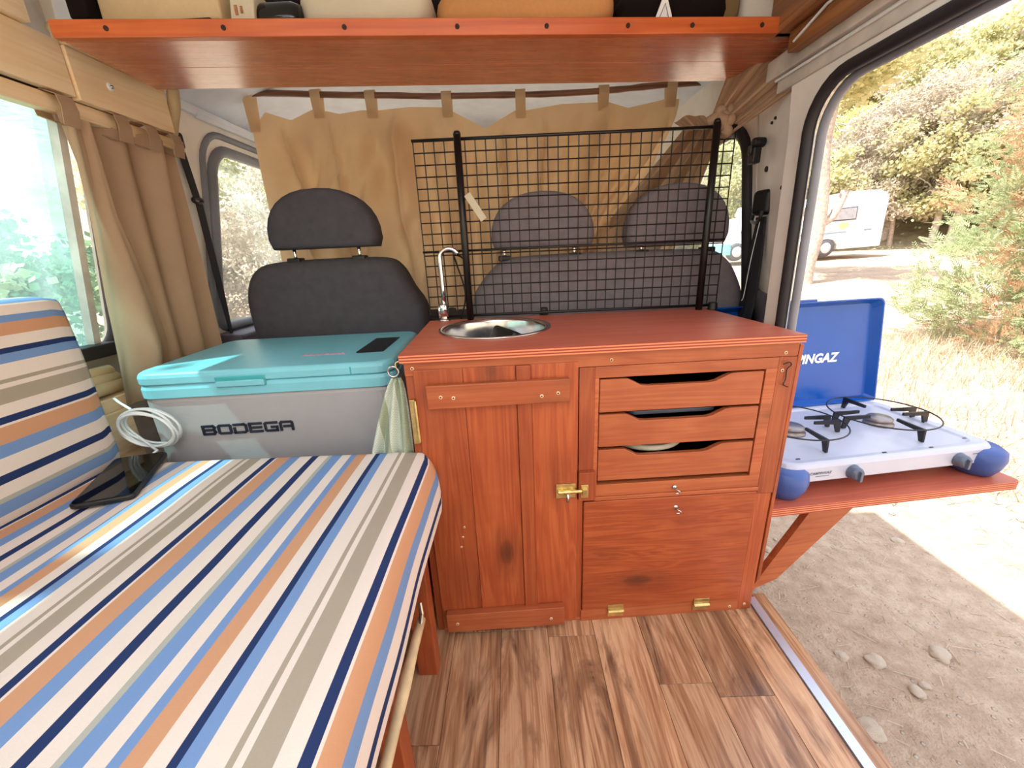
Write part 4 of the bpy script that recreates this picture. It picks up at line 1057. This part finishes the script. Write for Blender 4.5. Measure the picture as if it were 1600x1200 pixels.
def posts(par, xs, z0, z1, y):
    for x in xs:
        m = MB(); m.tube([(x, y, z0-.03), (x, y, z1+.02)], .006, 10); m.build('headrest_post', M['chrome'], par, smooth=True)
        m = MB(); m.box((x-.022, y-.022, z0-.012), (x+.022, y+.022, z0+.006)); m.build('post_guide', M['black'], par, bevel=.004)
SYY = 1.43
ds = thing('driver_seat', 'single charcoal cab seat with headrest behind the cool box', 'seat', (-.64, 1.5, 0))
prof = catmull([(-.90, .30, 0), (-.925, .55, 0), (-.945, .80, 0), (-.94, .90, 0), (-.905, .972, 0), (-.84, 1.000, 0), (-.64, 1.008, 0), (-.46, 1.004, 0), (-.40, .975, 0), (-.36, .90, 0), (-.315, .80, 0), (-.325, .55, 0), (-.36, .30, 0)], 4)
backrest(ds, [(p.x, p.y) for p in prof], SYY, SYY+.13, M['seatcloth'], .3)
posts(ds, (-.755, -.528), 1.008, 1.05, SYY+.05)
dome('headrest', ds, -.826, -.450, 1.042, 1.232, SYY+.01, SYY+.11, M['seatcloth'])
B(((-.92, SYY+.1, .30), (-.34, SYY+.62, .48))).build('seat', M['seatcloth'], ds, bevel=.04, seg=4)
B(((-.88, SYY+.08, .0), (-.38, SYY+.58, .30))).build('seat_base', M['black'], ds, bevel=.01)
bs = thing('double_seat', 'wide grey double cab seat behind the wire grid', 'seat', (.35, 1.5, 0))
prof = catmull([(-.13, .30, 0), (-.15, .60, 0), (-.145, .82, 0), (-.11, .90, 0), (-.045, .965, 0), (.03, .985, 0), (.35, .99, 0), (.66, .985, 0), (.745, .962, 0), (.795, .90, 0), (.832, .80, 0), (.845, .60, 0), (.82, .30, 0)], 4)
backrest(bs, [(p.x, p.y) for p in prof], SYY, SYY+.13, M['seatcloth2'], .3)
posts(bs, (-.02, .225, .46, .69), .985, 1.02, SYY+.05)
dome('headrest', bs, -.063, .292, 1.014, 1.192, SYY+.01, SYY+.11, M['seatcloth2']); dome('headrest', bs, .400, .752, 1.004, 1.198, SYY+.01, SYY+.11, M['seatcloth2'])
B(((-.13, SYY+.1, .30), (.82, SYY+.62, .48))).build('seat', M['seatcloth2'], bs, bevel=.04, seg=4)
B(((-.1, SYY+.08, .0), (.78, SYY+.58, .30))).build('seat_base', M['black'], bs, bevel=.01)

# seat belts
lb = thing('seat_belt', 'black seat belt running down beside the left cab window', 'seat belt', (-1.14, 1.55, .7))
m = MB(); m.sheet(2, 12, lambda u, v: (-1.10-.035*v, lerp(1.560, 1.60, v)-(.5-u)*.034*(1 if v < .6 else 1-(v-.6)*1.6), lerp(1.22, .70, v))); m.build('webbing', M['belt'], lb, solid=.002)
m = MB(); m.sheet(2, 6, lambda u, v: (-1.095, 1.530+.02*v+(u-.5)*.034, lerp(1.40, 1.222, v))); m.build('webbing', M['belt'], lb, solid=.002)
m = MB(); m.tube([(-1.098, 1.554+.022*math.cos(a*PI/8), 1.222+.008*math.sin(a*PI/8)) for a in range(16)], .006, 8, closed=True); m.build('belt_loop', M['black'], lb, smooth=True)
m = MB(); m.box((-1.12, 1.505, 1.38), (-1.085, 1.55, 1.43)); m.build('anchor_cover', M['black'], lb, bevel=.008)
rb = thing('seat_belt', 'black seat belt and guide on the right door pillar', 'seat belt', (.78, 1.25, .7))
m = MB(); m.box((.742, 1.262, 1.075), (.785, 1.325, 1.145), Matrix.Rotation(.3, 3, 'Z')); m.build('belt_guide', M['black'], rb, bevel=.014, seg=4)
m = MB(); m.tube(catmull([(.735, 1.255, 1.085), (.735, 1.262, 1.062), (.745, 1.30, 1.055), (.76, 1.345, 1.062), (.765, 1.35, 1.08)], 5), .005, 8); m.build('belt_loop', M['black'], rb, smooth=True)
m = MB(); m.sheet(6, 16, lambda u, v: (.752+.01*math.sin(v*3), lerp(1.265, 1.315, u)+.015*v-.006, lerp(1.07, .70, v))); m.build('webbing', M['belt'], rb, solid=.003, smooth=True)
m = MB(); m.sheet(6, 16, lambda u, v: (.785, lerp(1.30, 1.362, u)+.035*math.sin(min(1, v*1.2)*PI*.5), lerp(1.065, .70, v)-.01*math.sin(u*PI))); m.build('webbing', M['belt'], rb, solid=.003, smooth=True)
m = MB(); m.tube(catmull([(.745, 1.275, 1.06), (.742, 1.29, .95), (.742, 1.302, .84), (.73, 1.29, .825)], 6), .0011, 6); m.build('cord', M['cable'], rb, smooth=True)
m = MB(); m.box((.722, 1.315, 1.22), (.745, 1.345, 1.262)); m.lathe([(0, -.016), (.012, -.014), (.014, 0), (.013, .02)], (.735, 1.325, 1.275), 16, 'x'); m.box((.716, 1.325, 1.245), (.738, 1.34, 1.27))
tag(m.build('door_striker', M['black'], None, bevel=.003), 'black latch striker high on the beige door pillar', 'striker')

# ================================================================== CURTAINS
TOP = [(-.975, 1.512), (-.950, 1.512), (-.914, 1.55), (-.820, 1.519), (-.717, 1.556), (-.700, 1.541), (-.676, 1.543), (-.631, 1.532), (-.545, 1.541), (-.481, 1.538), (-.360, 1.544), (-.235, 1.538), (-.196, 1.522),
       (-.077, 1.461), (.044, 1.517), (.083, 1.515), (.222, 1.530), (.356, 1.530), (.401, 1.528), (.474, 1.507), (.616, 1.530), (.668, 1.528)]
RODZ = [(-1.27, 1.633), (-.95, 1.612), (-.679, 1.597), (-.206, 1.572), (.27, 1.564), (.648, 1.577), (.84, 1.58)]
CYY = 1.78
cc = thing('cab_curtain', 'wide tan tab top curtain hanging behind the headrests', 'curtain', (-.15, CYY, .8))
def cf(u, v):
    x = lerp(-.975, .668, u); zt = pl(TOP, x)
    zb = .78; z = lerp(zt, zb, v)
    sag = (1.55-zt)
    w_ = x*15+1.6*v*math.sin(x*2.3+1)+1.6*nz(x*2.2, 5)
    fold = .13*(abs(math.sin(w_))**.55)*(1-.25*v)+.034*math.sin(x*37+5*v*math.sin(x*3)+2)+.06*nz(x*6+v*2, v*2.0, 2)+.024*nz(x*26+v*8, v*6, 4)-.09
    fold += .05*sag*math.sin(v*9)*math.exp(-v*3)*6
    xs = x-.26*smoothstep(v*1.3)*smoothstep((u-.72)/.28)      # the right hem is drawn towards the middle
    return (xs+.01*math.sin(v*6+x*9)*v, CYY+fold*smoothstep(v*5+.05)*smoothstep(u*14), z)
m = MB(); m.sheet(210, 46, cf); m.build('cloth', M['curtain'], cc, smooth=True)
for x in (-.962, -.707, -.503, -.216, .063, .378, .633):
    zt = pl(TOP, x); zr = pl(RODZ, x)
    m = MB(); hw_ = .019
    path = [(-.004, zt-.028), (-.016, zr-.012), (-.016, zr+.010), (0, zr+.018), (.016, zr+.010), (.016, zr-.012), (.006, zt-.025)]
    m.sheet(2, len(path), lambda u, v: (x+(u-.5)*2*hw_, CYY+path[round(v*(len(path)-1))][0], path[round(v*(len(path)-1))][1])); m.build('tab', M['curtain'], cc)
m = MB(); pts = [(x, CYY+.004*nz(x*5), z) for x, z in RODZ]; pts = catmull([(lerp(-1.15, .86, k/14), CYY, pl(RODZ, lerp(-1.15, .86, k/14))+.004*nz(k*1.7)) for k in range(15)], 3)
m.tube(pts, [.0105+.002*nz(i*.9) for i in range(len(pts))], 10); tag(m.build('curtain_rod', M['driftwood'], None, smooth=True), 'crooked brown stick carrying the cab curtain', 'curtain rod')

# tied right curtain: swath from the rail to the knot, fan below
tc_ = thing('tied_curtain', 'tan curtain gathered and knotted above the right cab window', 'curtain', (.60, 1.36, .85))
K = Vector((.620, 1.335, 1.333))
def swath(u, v):
    a = Vector((.600+.145*u, 1.40-.22*u, 1.452-.008*u)); a = Vector((lerp(.625, .745, u), lerp(1.36, 1.19, u), lerp(1.455, 1.425, u)))
    end = Vector((lerp(.600, .70, u), lerp(1.36, 1.26, u), lerp(1.335, 1.35, u)))
    return a
def loftcurve(A, Bc, nu, nv, fold=.012, fr_=5, ph=0):
    A = catmull(A, 12); Bc = catmull(Bc, 12)
    def f(u, v):
        a = A[min(len(A)-1, int(u*(len(A)-1)+.5))]; b = Bc[min(len(Bc)-1, int(u*(len(Bc)-1)+.5))]
        p = a.lerp(b, v); d = math.sin(u*2*PI*fr_+ph+v*1.2)*fold
        return p+Vector((d*.35, d, 0))
    return f
# wing up to the rail
m = MB(); m.sheet(60, 18, loftcurve([(.640, 1.345, 1.468), (.675, 1.30, 1.462), (.705, 1.24, 1.452), (.725, 1.17, 1.43), (.732, 1.13, 1.385)], [(.602, 1.35, 1.345), (.612, 1.335, 1.340), (.622, 1.335, 1.335), (.635, 1.33, 1.328), (.650, 1.325, 1.318)], 60, 18, .020, 2.3))
m.build('upper_cloth', M['curtain_l'], tc_, smooth=True)
m = MB(); m.sheet(40, 14, loftcurve([(.735, 1.135, 1.415), (.728, 1.12, 1.39), (.722, 1.12, 1.36)], [(.650, 1.32, 1.330), (.655, 1.31, 1.315), (.65, 1.315, 1.298)], 40, 14, .006, 2))
m.build('hem', M['curtain_l'], tc_, smooth=True)
# fan below the knot
m = MB(); m.sheet(80, 30, loftcurve([(.575, 1.45, 1.365), (.61, 1.42, 1.355), (.635, 1.40, 1.342), (.655, 1.385, 1.322)], [(.24, 2.0, .87), (.43, 2.0, .86), (.60, 1.95, .87), (.72, 1.9, .92)], 80, 30, .030, 3.2, 1))
m.build('lower_cloth', M['curtain_l'], tc_, smooth=True)
m = MB(); m.sheet(40, 12, loftcurve([(.52, 1.42, 1.36), (.56, 1.40, 1.372), (.60, 1.38, 1.36)], [(.56, 1.40, 1.33), (.59, 1.37, 1.325), (.62, 1.35, 1.32)], 40, 12, .01, 2)); m.build('side_fold', M['curtain_l'], tc_, smooth=True)
m = MB()
m.tube(catmull([K+Vector((-.02, -.01, -.02)), K+Vector((.005, -.035, -.012)), K+Vector((.026, -.02, .012)), K+Vector((.012, -.01, .034)), K+Vector((-.010, -.02, .020)), K+Vector((-.004, -.035, -.004)), K+Vector((.012, -.03, -.028)), K+Vector((.006, -.01, -.045))], 6), [.013+.003*math.sin(i*.9) for i in range(43)], 10)
m.tube(catmull([K+Vector((-.03, 0, .0)), K+Vector((0, -.02, .012)), K+Vector((.034, 0, -.006))], 6), .016, 10)
m.build('knot', M['curtain_l'], tc_, smooth=True)

# left side curtain
lc = thing('side_curtain', 'beige tab top curtain beside the left window with one flap folded back', 'curtain', (-1.0, 1.2, .75))
def lcf(u, v):
    top = Vector((lerp(-1.005, -1.0, u), lerp(1.045, 1.395, u), lerp(1.345, 1.362, u)-.02*math.sin(u*PI*3)**2*(1-v)))
    bot = Vector((lerp(-1.035, -1.03, u), lerp(1.10, 1.395, u), .72))
    p = top.lerp(bot, v); f = .022*math.sin(u*19+v*1.6)*(1-.3*v)+.014*math.sin(u*9+2+v)
    return p+Vector((f-.01, 0, 0))
m = MB(); m.sheet(70, 30, lcf); m.build('cloth', M['curtain_l'], lc, smooth=True)
def lflap(u, v):
    # front flap: narrow at the top, swinging over to the cool box at the bottom
    l0 = pl([(0, 1.045), (.3, 1.03), (.6, 1.00), (1, .975)], v); r0 = pl([(0, 1.10), (.3, 1.10), (.6, 1.145), (.8, 1.165), (1, 1.13)], v)
    y = lerp(l0, r0, u); x = -.985+.008*math.sin(u*PI)*v-.006*v+.016*math.sin(u*9+2.5*v)*(.35+.6*v); x += .012*smoothstep((u-.8)/.2)*math.sin(v*PI)
    return (x-.03*v, y, lerp(1.335, .66, v))
m = MB(); m.sheet(40, 30, lflap); o = m.build('front_flap', M['curtain_l'], lc, smooth=True)
for yy in (1.05, 1.185, 1.275, 1.36):
    m = MB(); path = [(-.992, 1.325), (-.985, 1.36), (-.990, 1.385), (-1.02, 1.395), (-1.05, 1.385), (-1.045, 1.345), (-1.01, 1.33)]
    m.sheet(2, len(path), lambda u, v: (path[round(v*(len(path)-1))][0]+.012, yy+(u-.5)*.038, path[round(v*(len(path)-1))][1]-.012)); m.build('tab', M['curtain_l'], lc, solid=.002)

# ================================================================== TOP SHELF
TS = thing('overhead_shelf', 'varnished reddish shelf hanging across the cab roof', 'shelf', (-.89, .985, 1.447), R(4.7), local=True)
m = B(((0, .012, .0), (1.615, .135, .016)), ((0, .1355, .0), (1.600, .262, .016))); m.build('board', M['shelfwood'], TS, bevel=.001)
B(((-.005, -.006, -.001), (1.625, .0118, .030))).build('front_lip', M['shelflip'], TS, bevel=.002)
for k, x in enumerate((.10, .325, .566, .80, .992, 1.172, 1.318, 1.480)):
    m = MB(); m.lathe([(0, -.0015), (.0048, -.0015), (.0048, .002)], (x, -.006, .014), 14, 'y'); m.build('screw', M['darkwood'], TS)
# things lying on the shelf (z of the board top = 1.463)
ZT = 1.463
def sy_(x): return .985+(x+.89)*math.tan(R(4.7))
m = MB(); m.box((-.88, sy_(-.75)+.03, ZT), (-.60, 1.21, ZT+.028)); tag(m.build('folder', M['blackcloth'], None, bevel=.004), 'dark flat folder lying at the left end of the overhead shelf', 'folder')
m = MB(); m.box((-.838, sy_(-.75)+.045, ZT+.029), (-.585, 1.20, ZT+.115)); tag(m.build('wooden_box', M['beigecloth'], None, bevel=.006, seg=3), 'pale flat box on top of the dark folder on the overhead shelf', 'box')
m = MB(); m.box((-.882, sy_(-.88)+.03, ZT+.0295), (-.843, 1.19, ZT+.16)); tag(m.build('gap_filler', M['blackcloth'], None, bevel=.006, seg=3), 'black block added to darken the far left end of the overhead shelf', 'gap_filler')  # black block added to keep the gap at this end dark
m = MB(); m.box((-.86, 1.226, ZT+.001), (.60, 1.30, ZT+.145), Matrix.Rotation(R(4.7), 3, 'Z')); tag(m.build('dark_backing', M['blackcloth'], None, bevel=.03, seg=4), 'long dark bag shape added to darken the back of the overhead shelf', 'bag')  # dark backing added to hide the bright ceiling behind the shelf items
m = MB(); m.box((-.565, sy_(-.55)+.03, ZT), (-.515, sy_(-.55)+.12, ZT+.085), Matrix.Rotation(.15, 3, 'Y')); c1 = tag(m.build('carton', M['pillow'], None, bevel=.003), 'small cream carton with two brown marks on the overhead shelf', 'carton')
m = MB(); m.box((-.555, sy_(-.55)+.0285, ZT+.035), (-.549, sy_(-.55)+.0300, ZT+.052)); m.box((-.543, sy_(-.55)+.0285, ZT+.038), (-.538, sy_(-.55)+.0300, ZT+.050)); m.build('printed_mark', M['brownwood'], c1)
m = MB(); m.lathe([(0, -.05), (.028, -.048), (.034, -.03), (.034, .03), (.028, .048), (0, .05)], (-.478, sy_(-.5)+.065, ZT+.036), 20, 'x'); tag(m.build('glasses_case', M['displ'], None, smooth=True), 'shiny black rounded case beside the cream carton', 'case')
def pil(x0_, x1_, dy, hgt, name, mat, lab, cat, y0_=None, px=.3):
    m = MB(); cx_, cy_ = (x0_+x1_)/2, sy_((x0_+x1_)/2)+.03+dy/2
    def f(u, v):
        th, ph_ = u*2*PI, (v-.5)*PI
        sp = lambda a, p: math.copysign(abs(a)**p, a)
        x = sp(math.cos(ph_), .5)*sp(math.cos(th), px); y = sp(math.cos(ph_), .5)*sp(math.sin(th), .5); z = sp(math.sin(ph_), .8)
        k = 1+.05*nz(x*3+x0_*9, y*3, z*3)
        return (cx_+(x1_-x0_)/2*x, cy_+dy/2*y*k, ZT+hgt/2+hgt/2*z*k)
    m.sheet(49, 20, f); bmv = m.build(name, mat, None, smooth=True); bmv.location.z = ZT+.001; tag(bmv, lab, cat); return bmv
pil(-.44, -.150, .17, .12, 'pillow', M['pillow'], 'cream printed pillow stuffed on the overhead shelf', 'pillow')
pil(-.147, .262, .17, .11, 'rolled_towel', M['towel_tan'], 'rolled tan towel in the middle of the overhead shelf', 'towel')
pil(.266, .530, .16, .10, 'bag', M['blackcloth'], 'black bag beside the rolled tan towel', 'bag')
pil(.505, .55, .05, .07, 'pouch', M['camo'], 'olive patterned pouch squeezed in front of the dotted cloth', 'pouch').location.z += .02
pil(.552, .715, .16, .10, 'dotted_cloth', M['dotcloth'], 'white cloth with red dots at the right end of the overhead shelf', 'cloth')
m = MB(); cx_ = .365; yy = sy_(cx_)+.022
m.prism([(cx_-.026, ZT), (cx_+.026, ZT), (cx_+.020, ZT+.030), (cx_+.008, ZT+.062), (cx_-.002, ZT+.062)], lambda a, b: (a, yy, b), lambda a, b: (a, yy+.003, b))
c1 = tag(m.build('label_card', M['white'], None, bevel=.001), 'white pointed card standing in front of the black bag', 'card')
m = MB(); m.tube([(cx_-.010, yy-.001, ZT+.02), (cx_+.004, yy-.001, ZT+.050), (cx_+.014, yy-.001, ZT+.02)], .0008, 5); m.build('printed_triangle', M['ink'], c1)

# ================================================================== BENCH
m = MB()
BX0, BX1, ZM = -1.00, -.205, .56
YF, YN = .868, -.75
def sec(t_):
    """cross-section of the mattress: returns x, z, u along the stripes"""
    pass
prof = [(-1.0, .455, -1.12), (-1.0, .56, -1.0), (-.60, .562, -.60), (-.40, .562, -.40), (-.27, .561, -.27), (-.225, .558, -.225), (-.208, .552, -.206), (-.198, .54, -.19), (-.190, .515, -.165), (-.185, .487, -.135), (-.184, .464, -.110), (-.184, .444, -.088), (-.186, .432, -.076)]
ny = 60
fine = []
for (a, b) in zip(prof, prof[1:]):
    k = max(1, int(abs(b[2]-a[2])/.015))
    for i in range(k): fine.append(tuple(lerp(a[j], b[j], i/k) for j in range(3)))
fine.append(prof[-1]); nf = len(fine)
def mat_pt(i, t_):
    x, z, u_ = fine[i]; y = lerp(YF, YN, t_); ed = (YF-y)
    rr = .022
    if ed < rr: z2 = z-(rr-math.sqrt(max(0, rr*rr-(rr-ed)**2)))*(1 if z > .5 else 0)
    else: z2 = z
    if x > -.21:   # hem hangs unevenly
        k = (x+.21)/.035; x += .006*nz(y*5, 3)*k+.005*math.sin(y*7)*k-.018*smoothstep((.05-ed)/.05); 
        if z < .5: z2 += .012*nz(y*4, 9)-.006
    z2 += .0025*nz(x*6, y*6)*(1 if z > .55 else 0)
    return (x, y, z2)
ts = [0, .003, .007, .011, .016]+[.02+.98*k/ny for k in range(ny+1)]
for t_ in ts:
    for i in range(nf):
        m.v.append(Vector(mat_pt(i, t_))); m.u[len(m.v)-1] = fine[i][2]
for j in range(len(ts)-1):
    for i in range(nf-1):
        a = j*nf+i; m.f.append([a, a+1, a+nf+1, a+nf]); m.mi.append(0)
# far end face
k = len(m.v)
for i in range(nf):
    x, z, u_ = fine[i]; p = mat_pt(i, 0); m.v.append(Vector((p[0], YF, .452))); m.u[len(m.v)-1] = u_
for i in range(nf-1): m.f.append([i, i+1, k+i+1, k+i]); m.mi.append(0)
mt = m.build('seat_mattress', M['striped'], None, smooth=True); tag(mt, 'striped blue, orange and white cover of the bench mattress', 'mattress')
# back cushion
m = MB(); zp = [.562, .585, .92, .945, .953, .956, .956, .95]; xp = [-.957, -.951, -.953, -.957, -.966, -.985, -1.045, -1.062]
fp = []
for a in range(len(zp)-1):
    kk = 12 if a == 1 else 2
    for i in range(kk): fp.append((lerp(xp[a], xp[a+1], i/kk), lerp(zp[a], zp[a+1], i/kk)))
fp.append((xp[-1], zp[-1])); fp += [(-1.066, .75), (-1.066, .562)]
arc = [0]
for (a, b) in zip(fp, fp[1:]): arc.append(arc[-1]+math.dist(a, b))
ty = [0, .004, .012, .02]+[.02+.98*k/30 for k in range(1, 31)]
nf2 = len(fp)
for t_ in ty:
    for i, (x, z) in enumerate(fp):
        y = lerp(.872, -.75, t_); e = smoothstep(t_/.02)
        xx = lerp(-1.01, x, .82+.18*e); zz_ = lerp(.75, z, .97+.03*e)
        m.v.append(Vector((xx+.003*nz(y*5, z*6)*(1 if x > -.96 else 0), y+.02*(z-.75)*0, zz_))); m.u[len(m.v)-1] = -arc[i]-.400
for j in range(len(ty)-1):
    for i in range(nf2-1):
        a = j*nf2+i; m.f.append([a, a+1, a+nf2+1, a+nf2]); m.mi.append(0)
k = len(m.v); 
m.f.append(list(range(nf2))); m.mi.append(0)
bc = m.build('back_cushion', M['striped'], None, smooth=True); tag(bc, 'upright striped back cushion leaning on the left wall', 'cushion')
# bench frame
bf = thing('bench', 'reddish wooden frame with square legs under the striped mattress', 'bench', (-.6, .1, 0))
B(((-1.0, -.75, .425), (-.215, .84, .450)),).build('slab', M['red_y'], bf, bevel=.002)
B(((-.25, -.7, .37), (-.228, .70, .424)),).build('side_rail', M['red_y'], bf, bevel=.002)
for a, b, k in (((-.273, .728, 0), (-.224, .765, .425), 0), ((-.262, .46, .0), (-.222, .50, .37), 0), ((-.262, -.55, .0), (-.222, -.51, .37), 0), ((-.98, .73, 0), (-.94, .77, .425), 0)):
    B((a, b)).build('leg', M['red_z'], bf, bevel=.002)
m = MB(); pts = [(-.190, .56-k*.06, .372+.002*math.sin(k)) for k in range(22)]; m.tube(pts, [.0085+(.002 if k % 5 == 2 else 0) for k in range(22)], 12)
tag(m.build('bamboo_stick', M['bamboo'], None, smooth=True), 'bamboo stick lying along the side of the bench', 'stick')
m = MB(); m.tube([(-.188, .535, .372), (-.188, .56, .385), (-.192, .57, .40)], .004, 6); m.build('x', M['steel'], None).name = 'wire_clip'; tag(bpy.data.objects['wire_clip'], 'small metal clip at the end of the bamboo stick', 'clip')
# phone
ph = thing('phone', 'dark smartphone lying on the bench against the back cushion', 'phone', (-.86, .77, .564), local=True)
ph.rotation_euler = (R(1), R(3), R(24)); ph.location = (-.857, .765, .5675)
m = MB(); m.prism(rrect(.100, .205, .012, 5), lambda a, b: (a, b, 0), lambda a, b: (a, b, .011)); m.build('case', M['black'], ph, bevel=.003, seg=3)
m = MB(); m.prism(rrect(.093, .197, .009, 5), lambda a, b: (a, b, .011), lambda a, b: (a, b, .0122)); m.build('screen', M['phoneglass'], ph)
# coiled white cable
m = MB(); pts = []
for k in range(150):
    a = k/150*2*PI*5.33+1.9; w_ = 1+.05*nz(k*.05, 1)+.03*math.sin(k*.13)
    pts.append((-.905+.066*w_*math.cos(a)+.004*nz(k*.1), .905+.012*math.sin(a*.5+k*.02)-.012*math.sin(a), .623+.052*w_*math.sin(a)+.008*(k/150)))
pts = [(-.99, .93, .70), (-.975, .925, .69), (-.95, .92, .675)]+pts+[(-.885, .885, .576), (-.875, .865, .579)]
m.tube(pts, .0032, 6); tag(m.build('charging_cable', M['cable'], None, smooth=True), 'coiled white charging cable hanging beside the back cushion', 'cable')
# folded beige blanket and wooden block below the window
m = MB()
for k in range(3): m.tube([(-1.085+.012*k, .86+.01*k, .745-.018*k), (-1.083+.012*k, .96, .748-.018*k), (-1.08+.01*k, 1.03, .746-.018*k)], .017, 10)
tag(m.build('folded_blanket', M['beigecloth'], None, smooth=True), 'folded beige blanket on the ledge below the left window', 'blanket')
struct('trim_14', B(((-1.15, .60, .655), (-1.035, 1.05, .69)), ((-1.05, .93, .45), (-1.03, 1.00, .655)), ((-1.15, -.7, .40), (-1.07, .95, .655))), M['pine'], bevel=.003)
